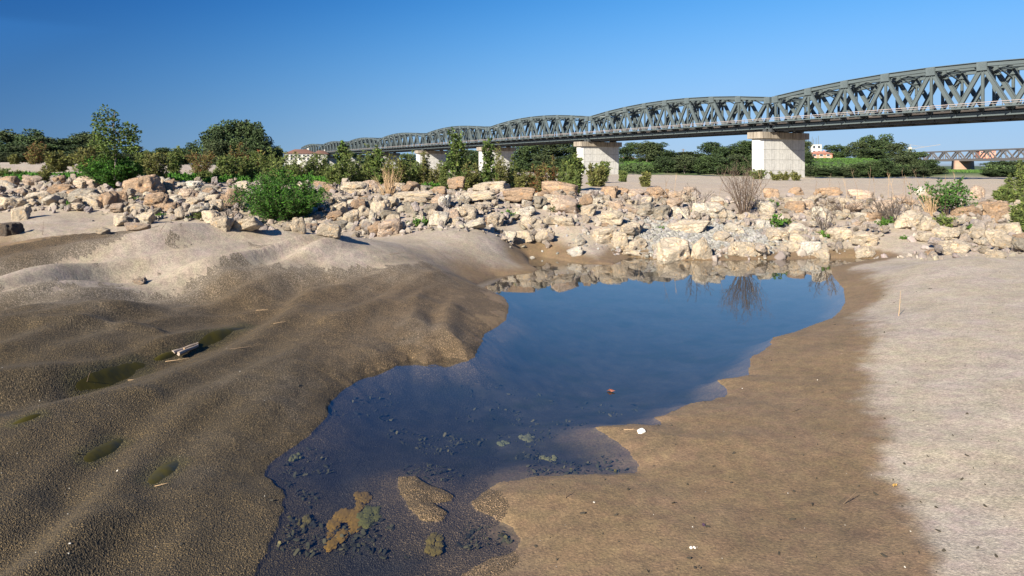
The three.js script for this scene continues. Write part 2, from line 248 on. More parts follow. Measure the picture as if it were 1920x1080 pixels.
  add(new THREE.Mesh(g, [sandLeft, sandRight]), 'ground', 'rippled sandy river bed, dry pale crests and damp brown slopes', 'ground', null, 'structure');
}

// ---------- water ----------
const pane = (x0, x1, z0, z1, y) => { const g = new THREE.PlaneGeometry(x1 - x0, z1 - z0, 8, 8); g.rotateX(-Math.PI / 2); g.translate((x0 + x1) / 2, y, -(z0 + z1) / 2); return g; };
const rip = [tileNoise(512, 6, 21), tileNoise(512, 17, 22)], ripple = linTex(512, (x, y) => 0.5 + 0.3 * rip[0](x, y) + 0.12 * rip[1](x, y));
ripple.repeat.set(3, 3);
const poolMat = new THREE.MeshPhysicalMaterial({ color: new THREE.Color().setRGB(0.76, 0.79, 0.82), transmission: 1, thickness: 0, roughness: 0.025, ior: 1.43, bumpMap: ripple, bumpScale: 0.003 });
add(new THREE.Mesh(pane(-4.6, 8.5, 2.2, 15.4, 0), poolMat), 'pool_water', 'still dark blue pool left among the sandbanks, mirroring the rocks', 'water', null, 'structure');
const riverMat = new THREE.MeshPhysicalMaterial({ color: new THREE.Color().setRGB(0.03, 0.05, 0.06), roughness: 0.06, ior: 1.33, specularIntensity: 1 });
{ // the river between the piers and the far bank
  const s = new THREE.Shape(); RIV.forEach(([px, a], i) => s[i ? 'lineTo' : 'moveTo']((px - CX) / F * a, Math.min(a, 700) - 4)); [...RIV].reverse().forEach(([px, , b]) => s.lineTo((px - CX) / F * b, b + 8));
  const g = new THREE.ShapeGeometry(s); g.rotateX(-Math.PI / 2); g.translate(0, RIVER_Y, 0);
  add(new THREE.Mesh(g, riverMat), 'river_water', 'dark strip of river between the sandbank and the green far bank', 'water', null, 'structure');
}
const puddleMat = new THREE.MeshPhysicalMaterial({ color: new THREE.Color().setRGB(0.05, 0.042, 0.009), roughness: 0.32, specularIntensity: 0.3, side: THREE.DoubleSide });
{ // thin water standing in the furrows
  const where = ['long one left of the driftwood', 'touching the driftwood', 'behind the driftwood', 'farther of two oval ones', 'oval one nearest the pool', 'at the left edge'];
  PUDDLES.forEach(([[a, b], r], i) => {
    const A = hit(...a), B = hit(...b), L = Math.hypot(B.X - A.X, B.Z - A.Z), ex = (B.X - A.X) / L, ez = (B.Z - A.Z) / L, nx = 120, ny = 44, g = new THREE.PlaneGeometry(1, 1, nx, ny), p = g.attributes.position, ri = g.index;
    const lx = L / 2 + r * 1.3, lz = r * 0.85;
    for (let q = 0; q < p.count; q++) { const s = p.getX(q) * 2, t = -p.getY(q) * 2, x = (A.X + B.X) / 2 + ex * s * lx - ez * t * lz, z = (A.Z + B.Z) / 2 + ez * s * lx + ex * t * lz, e = s * s + t * t + 0.45 * fbm(x * 6, z * 6, 4, 3); let f = 0; for (const [u, v] of [[0, 0], [.05, 0], [-.05, 0], [0, .05], [0, -.05]]) f += ground(x + u, z + v) / 5; p.setXYZ(q, x, f + 0.011 - 0.02 * e, -z); }
    g.computeVertexNormals(); const m = new THREE.Mesh(g, puddleMat);
    add(m, 'furrow_puddle', 'shallow olive puddle in a sand furrow, ' + where[i], 'puddle', 'puddles in the sand furrows');
  });
}
// ---------- rocks ----------
const rn = [tileNoise(512, 7, 31), tileNoise(512, 23, 32), tileNoise(512, 70, 33), tileNoise(512, 180, 34)];
const rockMap = linTex(512, (x, y) => { const a = rn[0](x, y), b = rn[1](x, y), c = rn[2](x, y), d = rn[3](x, y); let v = 0.9 + 0.07 * a + 0.08 * b + 0.07 * c + 0.06 * d; const st = Math.max(0, a * 0.6 + b * 0.7 - 0.3); return [v, v * (1 - 0.14 * st), v * (1 - 0.3 * st)]; }, true);
const rockBump = linTex(512, (x, y) => 0.5 + 0.22 * rn[1](x, y) + 0.2 * Math.abs(rn[2](x, y)) - 0.25 * sst(0.12, 0, Math.abs(rn[0](x, y) + 0.4 * rn[1](x, y))) + 0.12 * rn[3](x, y));
const ROCK = {
  cream: [0.6, 0.5, 0.37], pale: [0.62, 0.55, 0.44], white: [0.68, 0.63, 0.54], ochre: [0.43, 0.3, 0.195], pink: [0.52, 0.4, 0.3], grey: [0.32, 0.28, 0.22], dark: [0.13, 0.1, 0.075],
};
const rockMats = {};
for (const k in ROCK) rockMats[k] = new THREE.MeshStandardMaterial({ color: new THREE.Color().setRGB(...ROCK[k]), map: rockMap, bumpMap: rockBump, bumpScale: 0.04, roughness: 0.92 });
function rockShape(seed, detail, flat, nPlanes) { // broken block: a soft intersection of random planes, then chipped by noise
  const r = rng(seed), planes = [];
  const boxy = [[1, 0, 0], [-1, 0, 0], [0, 1, 0], [0, -1, 0], [0, 0, 1], [0, 0, -1]].map((n) => V(n[0] + (r() - 0.5) * 0.7, n[1] + (r() - 0.5) * 0.5, n[2] + (r() - 0.5) * 0.7).normalize());
  for (const n of boxy) planes.push([n, 0.36 + 0.1 * r()]);
  for (let i = 0; i < nPlanes; i++) planes.push([V(r() - 0.5, r() - 0.5, r() - 0.5).normalize(), 0.33 + 0.13 * r()]);
  let g = new THREE.IcosahedronGeometry(1, detail); g.deleteAttribute('uv'); g.deleteAttribute('normal'); g = mergeVertices(g, 1e-4);
  const p = g.attributes.position, d = V(0, 0, 0), ox = r() * 50;
  for (let i = 0; i < p.count; i++) {
    d.fromBufferAttribute(p, i).normalize(); let m = 9; for (const [n, k] of planes) { const q = d.dot(n); if (q > 0.05) m = Math.min(m, k / q); }
    m = Math.min(m, 0.62); const n = fbm(d.x * 2.1 + ox, d.y * 2.1, d.z * 2.1, 3), n2 = fbm(d.x * 6 + ox, d.y * 7, d.z * 6, 2), crack = sst(0.06, 0, Math.abs(noise(d.x * 2.6 + ox, d.y * 4.2, d.z * 2.6)));
    const chip = Math.max(0, noise(d.x * 1.7 + ox + 9, d.y * 1.7, d.z * 1.7) - 0.12); m *= 1 + 0.03 * n + 0.05 * n2 - 0.08 * crack - 0.5 * chip;
    p.setXYZ(i, d.x * m, d.y * m * flat, d.z * m);
  }
  g.computeVertexNormals();
  const nn = g.attributes.normal, uv = new Float32Array(p.count * 2);
  for (let i = 0; i < p.count; i++) { const ax = Math.abs(nn.getX(i)), ay = Math.abs(nn.getY(i)), az = Math.abs(nn.getZ(i)), s = 0.9; if (ay > ax && ay > az) uv.set([p.getX(i) * s, p.getZ(i) * s], i * 2); else if (ax > az) uv.set([p.getZ(i) * s, p.getY(i) * s], i * 2); else uv.set([p.getX(i) * s, p.getY(i) * s], i * 2); }
  g.setAttribute('uv', new THREE.BufferAttribute(uv, 2)); g.computeBoundingBox(); const b = g.boundingBox;
  g.translate(-(b.max.x + b.min.x) / 2, -(b.max.y + b.min.y) / 2, -(b.max.z + b.min.z) / 2); g.scale(1 / (b.max.x - b.min.x), 1 / (b.max.y - b.min.y), 1 / (b.max.z - b.min.z)); g.computeVertexNormals(); return g;
}
const BIG = Array.from({ length: 16 }, (_, i) => rockShape(100 + i * 7, 11, 1, 5 + i % 5)), SMALL = Array.from({ length: 14 }, (_, i) => rockShape(500 + i * 13, 7, 1, 4 + i % 4)), SLAB = [rockShape(900, 12, 1, 0), rockShape(907, 12, 1, 1), rockShape(913, 12, 1, 1)];
// each: centre column, bottom row, width, visible height in the photograph, colour (s = slab, r = rounded back by the shape number)
const BOULDERS = [
  [10, 352, 36, 24, 'ochre'], [59, 386, 46, 28, 'cream'], [111, 363, 42, 20, 'ochre'], [110, 383, 32, 23, 'grey'], [14, 394, 44, 27, 'cream'], [34, 414, 32, 32, 'cream'], [150, 382, 56, 31, 'grey'], [143, 394, 23, 24, 'dark'], [170, 392, 38, 21, 'cream'], [193, 390, 33, 38, 'ochre'], [222, 387, 28, 32, 'ochre'], [160, 354, 48, 25, 'pink'], [262, 368, 62, 44, 'ochre'], [287, 393, 46, 36, 'ochre'], [255, 400, 36, 20, 'cream'], [225, 424, 36, 22, 'cream'], [268, 422, 38, 26, 'cream'], [252, 434, 46, 17, 'pink'], [191, 440, 21, 13, 'cream'], [320, 398, 26, 20, 'ochre'], [314, 362, 24, 28, 'ochre'], [360, 356, 32, 20, 'white'], [350, 377, 38, 26, 'pink'], [362, 392, 34, 24, 'cream'], [393, 420, 38, 28, 'cream'], [416, 432, 40, 30, 'cream'], [455, 435, 62, 26, 'cream'], [430, 390, 36, 40, 'ochre'], [9, 442, 38, 28, 'dark'], [390, 372, 30, 22, 'ochre'], [335, 372, 24, 18, 'grey'],
  [557, 437, 26, 30, 'cream'], [578, 427, 22, 20, 'cream'], [585, 434, 22, 16, 'ochre'], [615, 444, 44, 28, 'cream'], [632, 430, 38, 17, 'grey'], [635, 407, 30, 30, 'cream'], [657, 422, 32, 32, 'cream'], [662, 395, 26, 24, 'pale'], [643, 382, 34, 16, 'cream'], [680, 410, 24, 26, 'cream'], [687, 392, 32, 22, 'grey'], [711, 406, 32, 34, 'cream'], [697, 418, 16, 26, 'pale'], [725, 442, 58, 32, 'pink'], [661, 364, 52, 26, 'cream'], [697, 357, 38, 20, 'pink'], [726, 362, 22, 20, 'ochre'], [747, 362, 22, 22, 'cream'], [772, 362, 28, 24, 'ochre'], [774, 379, 86, 14, 'cream', 's'], [770, 401, 28, 24, 'grey'], [808, 403, 28, 22, 'grey'], [832, 395, 24, 32, 'white'], [855, 360, 32, 22, 'ochre', 's'], [598, 355, 30, 16, 'ochre'], [822, 424, 38, 30, 'pale'], [868, 414, 50, 36, 'cream'], [600, 385, 40, 26, 'grey'], [735, 420, 30, 20, 'cream'], [790, 420, 30, 16, 'pale'],
  [921, 365, 70, 18, 'cream', 's'], [894, 384, 72, 19, 'cream', 's'], [973, 384, 60, 24, 'ochre', 's'], [1050, 369, 66, 31, 'ochre'], [1064, 400, 60, 34, 'pink'], [1034, 383, 34, 20, 'cream'], [926, 424, 38, 28, 'cream'], [905, 403, 20, 18, 'cream'], [996, 430, 42, 28, 'cream'], [988, 405, 40, 17, 'pale'], [1030, 423, 26, 20, 'cream'], [985, 454, 32, 24, 'cream'], [955, 452, 30, 20, 'pale'], [1017, 458, 38, 32, 'cream'], [1087, 461, 22, 20, 'pale'], [1132, 453, 60, 28, 'cream'], [1147, 423, 46, 32, 'cream'], [1113, 370, 30, 14, 'white'], [1142, 372, 32, 26, 'ochre'], [1165, 372, 30, 22, 'ochre'], [1198, 374, 42, 20, 'pink'], [1230, 374, 34, 26, 'ochre'], [1262, 372, 36, 17, 'ochre'], [1300, 372, 38, 20, 'pink'], [1099, 386, 24, 24, 'ochre'], [1214, 405, 36, 26, 'grey'], [1243, 410, 34, 26, 'grey'], [1157, 395, 28, 20, 'pink'], [1180, 444, 42, 32, 'cream'], [1164, 468, 30, 38, 'cream'], [1194, 470, 44, 24, 'cream'], [1272, 490, 74, 40, 'cream'], [1080, 480, 31, 17, 'white'], [1318, 487, 38, 46, 'cream'], [1396, 482, 48, 32, 'cream'], [1430, 481, 28, 28, 'cream'], [1358, 455, 34, 20, 'cream'], [1332, 412, 60, 36, 'pale'], [1278, 410, 38, 22, 'pale'], [1296, 438, 74, 24, 'cream'], [1432, 432, 28, 24, 'white'], [1060, 425, 44, 20, 'cream'], [1105, 405, 34, 22, 'cream'], [1240, 470, 30, 16, 'pale'],
  [1490, 474, 28, 24, 'cream'], [1522, 480, 40, 30, 'white'], [1545, 489, 26, 24, 'cream'], [1627, 484, 32, 22, 'cream'], [1578, 450, 44, 26, 'cream'], [1623, 454, 48, 22, 'cream'], [1712, 430, 56, 32, 'cream'], [1748, 434, 28, 22, 'cream'], [1746, 454, 50, 20, 'cream'], [1782, 451, 44, 24, 'cream'], [1835, 446, 34, 22, 'cream'], [1871, 458, 34, 30, 'cream'], [1900, 442, 42, 28, 'cream'], [1893, 460, 32, 20, 'cream'], [1848, 461, 22, 17, 'pale'], [1796, 474, 50, 24, 'cream'], [1870, 484, 34, 16, 'cream'], [1872, 406, 40, 32, 'ochre'], [1885, 380, 34, 18, 'ochre'], [1835, 376, 32, 28, 'pink'], [1808, 407, 30, 22, 'ochre'], [1731, 367, 30, 18, 'white'], [1557, 368, 42, 18, 'ochre'], [1618, 374, 42, 20, 'pink'], [1495, 367, 26, 16, 'ochre'], [1495, 399, 38, 24, 'ochre'], [1544, 416, 40, 30, 'pale'], [1628, 415, 40, 17, 'pale'], [1448, 372, 28, 22, 'ochre'], [1660, 400, 44, 26, 'pink'], [1600, 396, 42, 24, 'cream'], [1440, 402, 36, 26, 'pale'], [1695, 384, 38, 22, 'pink'], [1460, 450, 40, 22, 'cream'], [1500, 440, 36, 22, 'pale'], [1760, 394, 34, 24, 'pink'], [1380, 440, 36, 22, 'pale'], [1405, 415, 34, 18, 'cream'],
];
const ZONES = [[165, 'left of the smaller bush'], [300, 'below the smaller bush'], [470, 'between both green bushes'], [615, 'under the larger bush'], [760, 'right of the larger bush'], [860, 'by the thin slab'], [1010, 'below the two tall saplings'], [1170, 'before the second pier'], [1345, 'around the gravel patch'], [1480, 'around the bare twig bush'], [1700, 'beneath the dry stalks'], [1830, 'around the leafy shrub'], [9999, 'at the right end']];
const zone = (px) => ZONES.find((z) => px < z[0])[1];
const TALL = { cream: 'cream', pale: 'pale beige', white: 'whitish', ochre: 'orange-brown', pink: 'pinkish', grey: 'grey', dark: 'dark brown' };
const ORD = ['first', 'second', 'third', 'fourth', 'fifth', 'sixth', 'seventh', 'eighth', 'ninth', 'tenth', 'eleventh', 'twelfth', 'thirteenth', 'fourteenth', 'fifteenth'];
const placed = [], rr = rng(77);
function rock(geo, col, h, w, ht, deep, tilt) {
  const m = new THREE.Mesh(geo, rockMats[col]); m.scale.set(w, ht, deep);
  m.rotation.set((rr() - 0.5) * tilt, Math.PI * Math.floor(rr() * 2) + (rr() - 0.5) * 1.3, (rr() - 0.5) * tilt);
  m.position.set(h.X, h.y + ht * 0.3, -h.Z - deep * 0.3); return m;
}
{
  const named = {}, list = [];
  BOULDERS.forEach(([px, py, w, ht, col, kind], i) => {
    const h = hit(px, py - 1), W = w * h.m * 1.06, H = ht * h.m * (kind ? 1.1 : 1.12), D = W * (kind ? 0.55 : 0.6 + 0.35 * rr());
    const m = kind ? rock(SLAB[i % 3], col, h, W, H, D, 0.06) : rock(W > 0.38 ? BIG[i % 16] : SMALL[i % 14], col, h, W, H, D, 0.5);
    if (kind) m.rotation.y = (rr() - 0.5) * 0.25; if (kind) m.position.y = h.y + H * 0.55 + 0.05;
    placed.push([h.X, h.Z + D * 0.3, Math.max(W, D) * 0.42]);
    const row = py > 445 ? 'low' : py < 378 ? 'on top' : 'half way up', what = kind ? 'long flat slab' : w * h.m > 0.62 ? 'large boulder' : ht > w * 0.95 ? 'upright boulder' : ht < w * 0.52 ? 'flat boulder' : 'boulder';
    const key = `${TALL[col]} ${what}|${row} ${zone(px)}`; (named[key] ??= []).push([px, m]); list.push(m);
  });
  for (const key in named) { const [a, b] = key.split('|'), L = named[key].sort((p, q) => p[0] - q[0]); L.forEach(([, m], i) => { m.userData.label = L.length > 1 ? `${ORD[i]} from left of ${L.length} ${a}s ${b}`.replace('orange-brown', 'ochre') : `${a} ${b}`; if (L.length > 1) m.userData.group = `${a}s of the rock bank`; }); }
  list.forEach((m) => add(m, 'boulder', m.userData.label, 'boulder', m.userData.group ?? 'boulders of the rock bank'));
}
const frontZ = [[-100, 15.2], [0, 15], [200, 14.6], [450, 13.9], [640, 13.7], [740, 13.9], [850, 14.3], [960, 14.6], [1050, 15.2], [1150, 14.9], [1250, 14.6], [1480, 14.5], [1560, 14.4], [1640, 14.5], [1750, 13.6], [1900, 13.4], [2050, 13.4]];
const front = (px) => { let i = 0; while (i < frontZ.length - 2 && frontZ[i + 1][0] < px) i++; const a = frontZ[i], b = frontZ[i + 1]; return mix(a[1], b[1], (px - a[0]) / (b[0] - a[0])); };
const SANDY = [[150, 14.9, 95, 0.9], [330, 14.6, 60, 0.6], [470, 14.2, 60, 0.4], [40, 15.2, 90, 0.7], [1000, 14.6, 40, 0.5], [1090, 15.2, 60, 0.6], [1290, 16, 80, 1.0], [1690, 15.2, 60, 0.9], [1060, 16, 25, 0.7]];
{ // smaller stones wedged between the boulders
  let n = 0, tries = 0; const cols = ['cream', 'cream', 'pale', 'cream', 'ochre', 'grey', 'pale', 'pink'];
  while (n < 298 && tries++ < 60000) {
    const px = -60 + rr() * 2060, Z = front(px) + (20.8 - front(px)) * rr() ** 0.9, s = 0.15 + 0.28 * rr() ** 1.8;
    if (SANDY.some(([x, z, a, b]) => ((px - x) / a) ** 2 + ((Z - z) / b) ** 2 < 1)) continue;
    const X = (px - CX) / F * Z; if (placed.some(([x, z, q]) => Math.hypot(x - X, z - Z) < (q + s * 0.45) * 0.62)) continue;
    const top = Z > 18.5, col = cols[Math.floor(rr() * 8)], c = top && col === 'cream' && rr() < 0.4 ? 'pink' : col, h = { X, Z, y: ground(X, Z) - 0.02 + 0.1 * rr() };
    const m = rock(SMALL[Math.floor(rr() * 14)], c, h, s * (0.9 + 0.5 * rr()), s * (0.55 + 0.4 * rr()), s * (0.7 + 0.5 * rr()), 0.8); placed.push([X, Z, s * 0.5]);
    add(m, 'stone', `small ${TALL[c]} stone wedged among boulders ${top ? 'on top' : Z > 16.6 ? 'half way up' : 'low'} ${zone(px)}`, 'stone', 'small stones wedged in the rock bank'); n++;
  }
}
function instanced(geo, mat, places, name, label, category, tint) { // many little pieces nobody could count, as one object
  const m = new THREE.InstancedMesh(geo, mat, places.length), d = new THREE.Object3D(), c = new THREE.Color();
  places.forEach(([x, y, z, sx, sy, sz, rx, ry, rz, col], i) => { d.position.set(x, y, z); d.scale.set(sx, sy, sz); d.rotation.set(rx, ry, rz); d.updateMatrix(); m.setMatrixAt(i, d.matrix); if (tint) m.setColorAt(i, c.setRGB(...col)); });
  return add(m, name, label, category, null, 'stuff');
}
const PEB = rockShape(1201, 3, 1, 4), pebMat = new THREE.MeshStandardMaterial({ color: 0xffffff, roughness: 0.9 });
{
  const G = [], r = rng(91);
  while (G.length < 3800) { // pale gravel between the boulders
    const px = 1150 + 330 * (r() + r()) / 2 + (r() < 0.2 ? (r() - 0.5) * 400 : 0), Z = 14.7 + 3 * (r() + r()) / 2, X = (px - CX) / F * Z, s = 0.025 + 0.06 * r() ** 2, v = 0.13 + 0.15 * r(), y = ground(X, Z); if (y < -0.06) continue;
    G.push([X, y + s * 0.12, -Z, s * (1 + r()), s * (0.6 + 0.4 * r()), s * (1 + 0.5 * r()), r(), r() * 6, r(), [v, v * (0.93 + 0.05 * r()), v * (0.8 + 0.12 * r())]]);
  }
  instanced(PEB, pebMat, G, 'gravel', 'loose pale gravel lying between the boulders above the pool', 'gravel', true);
  const Q = [];
  while (Q.length < 3400) { // chips and rubble over the whole bank
    const px = -80 + 2080 * r(), Z = front(px) - 0.15 + (22.2 - front(px)) * r(), X = (px - CX) / F * Z, s = 0.03 + 0.12 * r() ** 3, v = 0.13 + 0.17 * r(); if (SANDY.some(([x, z, a, b]) => ((px - x) / a) ** 2 + ((Z - z) / b) ** 2 < 1) && r() < 0.88) continue; const y = ground(X, Z); if (y < -0.05) continue;
    Q.push([X, y + s * 0.15, -Z, s * (1 + r()), s * (0.6 + 0.5 * r()), s * (1 + 0.5 * r()), r() * 3, r() * 6, r() * 3, [v, v * (0.8 + 0.1 * r()), v * (0.62 + 0.14 * r())]]);
  }
  instanced(PEB, pebMat, Q, 'rubble', 'broken chips of stone strewn over the whole rock bank', 'rubble', true);
  const K = []; let go = 0; // broken pieces as big as a fist or a head, wedged everywhere
  while (K.length < 1500 && go++ < 9000) { const px = -80 + 2080 * r(), Z = front(px) + 0.1 + (21.6 - front(px)) * r(), X = (px - CX) / F * Z; if (SANDY.some(([x, z, a, b]) => ((px - x) / a) ** 2 + ((Z - z) / b) ** 2 < 1) || fbm(X * 0.8, Z * 0.8, 2, 2) < -0.16) continue; const s = 0.07 + 0.15 * r() ** 1.6, v = 0.3 + 0.24 * r(), w = 0.72 + 0.2 * r(), y = ground(X, Z); if (y < 0.02) continue; K.push([X, y + s * 0.2 + (r() < 0.4 ? 0.16 * r() : 0), -Z, s * (1 + 0.6 * r()), s * (0.6 + 0.4 * r()), s, r() * 3, r() * 6, r() * 3, [v, v * (0.72 + 0.16 * w), v * (w - 0.1)]]); }
  const KM = new THREE.MeshStandardMaterial({ color: 0xffffff, map: rockMap, bumpMap: rockBump, bumpScale: 0.03, roughness: 0.92 });
  [0, 1, 2].forEach((q) => instanced(SMALL[q * 4 + 1], KM, K.filter((_, i) => i % 3 === q), 'rubble', ['angular broken rubble filling the gaps of the rock bank', 'blocky broken rubble filling the gaps of the rock bank', 'flat broken rubble filling the gaps of the rock bank'][q], 'rubble', true));
  const P = [];
  for (let k = 0; k < 130; k++) { const px = -20 + 1960 * r(), py = 380 + 690 * r() ** 0.7; if (py < 500 && px > 540) continue; const Z = zAt(py, 0.2), X = (px - CX) / F * Z, sd = waterDist(X, Z); if (sd < 0.05) continue; const s = 0.003 + 0.008 * r() ** 4, v = 0.22 + 0.25 * r(); P.push([X, ground(X, Z, sd) + s * 0.2, -Z, s * 1.5, s * 0.7, s, r(), r() * 6, r(), [v, v * 0.93, v * 0.8]]); }
  instanced(PEB, pebMat, P, 'shell_fragments', 'tiny white shell fragments sprinkled over the damp sand', 'shell fragments', true);
  const D = [];
  for (let k = 0; k < 330; k++) { const px = 900 * r() ** 0.9 + (r() < 0.55 ? 1000 : 0), py = 480 + 580 * r(), Z = zAt(py, 0.3), X = (px - CX) / F * Z, sd = waterDist(X, Z); if (sd < 0.04) continue; const s = 0.006 + 0.012 * r() ** 3; D.push([X, ground(X, Z, sd) + 0.003, -Z, s * (1 + 2 * r()), s * 0.4, s, r(), r() * 6, r(), [0.03, 0.024, 0.015]]); }
  instanced(PEB, pebMat, D, 'plant_litter', 'dark crumbs of dry plant litter scattered over the sand', 'litter', true);
}
// ---------- plants ----------
class Foliage { // many little folded leaves in one geometry
  constructor() { this.p = []; this.c = []; }
  leaf(x, y, z, d, len, wid, col, r) {
    const n = V(r() - 0.5, r() - 0.3, r() - 0.5).cross(d); if (n.lengthSq() < 1e-5) n.set(1, 0, 0); n.normalize(); const s = n, up = V(0, 0, 0).crossVectors(d, s);
    const mx = x + d.x * len * 0.45, my = y + d.y * len * 0.45, mz = z + d.z * len * 0.45, w = wid / 2, f = wid * 0.18;
    const a = [x, y, z], b = [mx + s.x * w + up.x * f, my + s.y * w + up.y * f, mz + s.z * w + up.z * f], c = [x + d.x * len, y + d.y * len, z + d.z * len], e = [mx - s.x * w + up.x * f, my - s.y * w + up.y * f, mz - s.z * w + up.z * f];
    this.p.push(...a, ...b, ...c, ...a, ...c, ...e); for (let i = 0; i < 6; i++) this.c.push(...col);
  }
  build() { const g = new THREE.BufferGeometry(); g.setAttribute('position', new THREE.BufferAttribute(new Float32Array(this.p), 3)); g.setAttribute('color', new THREE.BufferAttribute(new Float32Array(this.c), 3)); g.computeVertexNormals(); return g; }
}
class Sticks { // tapered twigs
  constructor() { this.p = []; this.i = []; }
  add(a, b, r0, r1, sides = 5) {
    const d = V(0, 0, 0).subVectors(b, a).normalize(), s = V(d.y, d.z, -d.x).cross(d).normalize(), t = V(0, 0, 0).crossVectors(d, s), o = this.p.length / 3;
    for (const [c, q] of [[a, r0], [b, r1]]) for (let k = 0; k < sides; k++) { const an = k / sides * 6.2832, ca = Math.cos(an) * q, sa = Math.sin(an) * q; this.p.push(c.x + s.x * ca + t.x * sa, c.y + s.y * ca + t.y * sa, c.z + s.z * ca + t.z * sa); }
    for (let k = 0; k < sides; k++) { const n = (k + 1) % sides; this.i.push(o + k, o + n, o + sides + k, o + n, o + sides + n, o + sides + k); }
  }
  path(pts, r0, r1, sides) { for (let i = 1; i < pts.length; i++) this.add(pts[i - 1], pts[i], mix(r0, r1, (i - 1) / (pts.length - 1)), mix(r0, r1, i / (pts.length - 1)), sides); }
  build() { const g = new THREE.BufferGeometry(); g.setAttribute('position', new THREE.BufferAttribute(new Float32Array(this.p), 3)); g.setIndex(this.i); g.computeVertexNormals(); return g; }
}
const leafMat = new THREE.MeshPhysicalMaterial({ vertexColors: true, transmission: 0.3, thickness: 0, roughness: 1, specularIntensity: 0.4, side: THREE.DoubleSide });
const farLeafMat = new THREE.MeshStandardMaterial({ vertexColors: true, roughness: 0.9, side: THREE.DoubleSide });
const BARK = { green: std([0.09, 0.08, 0.04], 0.9), brown: std([0.11, 0.075, 0.045], 0.9), straw: std([0.4, 0.27, 0.15], 0.9), rust: std([0.1, 0.068, 0.046], 0.9), grey: std([0.14, 0.12, 0.1], 0.9), stalk: std([0.22, 0.15, 0.09], 0.9), twig: std([0.075, 0.058, 0.045], 0.9), log: std([0.3, 0.24, 0.19], 0.9) };
const tint = (c, r, v) => { const k = 1 + (r() - 0.5) * v * 2, h = (r() - 0.5) * v * 0.5; return [c[0] * k * (1 + h), c[1] * k, c[2] * k * (1 - h)]; };
const dirOf = (r, up) => V(r() * 2 - 1, up + (r() * 2 - 1) * 0.6, r() * 2 - 1).normalize();
// o: stems, h, spread, baseR, branches, brLen, leaves per branch, leaf length and width, colours, bow, from (where the leaves start), stem radius
function grow(o, seed) {
  const r = rng(seed), F1 = new Foliage(), S = new Sticks();
  for (let s = 0; s < o.stems; s++) {
    const an = (s + r()) / o.stems * 6.283, q = Math.sqrt(r()), b = V(Math.cos(an) * o.baseR * q, -0.05, Math.sin(an) * o.baseR * q), len = o.h * (1 - (o.vary ?? 0.28) * r()) * (1 - (o.dome ?? 0.3) * q * q), out = o.spread * q * (0.6 + 0.6 * r()), pts = [];
    const n = o.seg ?? 6; for (let i = 0; i <= n; i++) { const t = i / n; pts.push(V(b.x + Math.cos(an) * out * (o.bow ? t ** o.bow : t) + noise(s * 3.1, t * 2.5, seed) * o.h * 0.06 * t, b.y + len * (t - (o.droop ?? 0) * t * t), b.z + Math.sin(an) * out * (o.bow ? t ** o.bow : t) + noise(s * 5.3 + 9, t * 2.5, seed) * o.h * 0.06 * t)); }
    S.path(pts, o.stemR, o.stemR * 0.25, 4);
    for (let k = 0; k < o.branches; k++) {
      const t = mix(o.from ?? 0.15, 1, (k + r()) / o.branches), i = Math.min(n - 1, Math.floor(t * n)), p = V(0, 0, 0).lerpVectors(pts[i], pts[i + 1], t * n - i), dir = dirOf(r, o.rise ?? 0.45), L = o.brLen * (1.15 - (o.taper ?? 0.6) * t) * (0.6 + 0.7 * r()), e = p.clone().addScaledVector(dir, L); e.y -= L * (o.brDroop ?? 0.1);
      if (o.twigR) S.add(p, e, o.twigR, o.twigR * 0.3, 3);
      for (let l = 0; l < o.leaves; l++) { const w = (l + r()) / o.leaves, c = V(0, 0, 0).lerpVectors(p, e, w), d = dirOf(r, 0.15).addScaledVector(dir, 0.5).normalize(), col = o.cols[Math.floor(r() * o.cols.length)]; F1.leaf(c.x + (r() - 0.5) * L * 0.25, c.y + (r() - 0.5) * L * 0.2, c.z + (r() - 0.5) * L * 0.25, d, o.ll * (0.6 + 0.7 * r()), o.lw * (0.7 + 0.5 * r()), tint(col, r, 0.35), r); }
      for (let l = 0; l < (o.forks ?? 0); l++) { const c = V(0, 0, 0).lerpVectors(p, e, 0.25 + 0.6 * r()), f = c.clone().addScaledVector(dirOf(r, o.rise ?? 0.4).addScaledVector(dir, 0.8).normalize(), L * 0.55); S.add(c, f, o.twigR * 0.6, o.twigR * 0.2, 3); }
    }
  }
  return { stems: S.build(), leaves: F1.p.length ? F1.build() : null };
}
function plant(name, label, category, group, h, g, wood, mat = leafMat, sc = [1, 1, 1], turn = 0) {
  const o = new THREE.Group(); part(o, 'stem', g.stems, wood); if (g.leaves) part(o, 'foliage', g.leaves, mat);
  o.position.copy(h.at); o.scale.set(...sc); o.rotation.y = turn; return add(o, name, label, category, group);
}
const GREEN = [[0.042, 0.125, 0.01], [0.028, 0.088, 0.009], [0.065, 0.165, 0.014]], POPLAR = [[0.07, 0.115, 0.02], [0.048, 0.08, 0.015], [0.11, 0.15, 0.032]], WILLOW = [[0.115, 0.16, 0.035], [0.085, 0.115, 0.028], [0.16, 0.19, 0.05]], OLIVE = [[0.14, 0.15, 0.035], [0.11, 0.115, 0.03], [0.18, 0.175, 0.055]], RUSTY = [[0.2, 0.075, 0.03], [0.15, 0.08, 0.03], [0.1, 0.1, 0.03]];
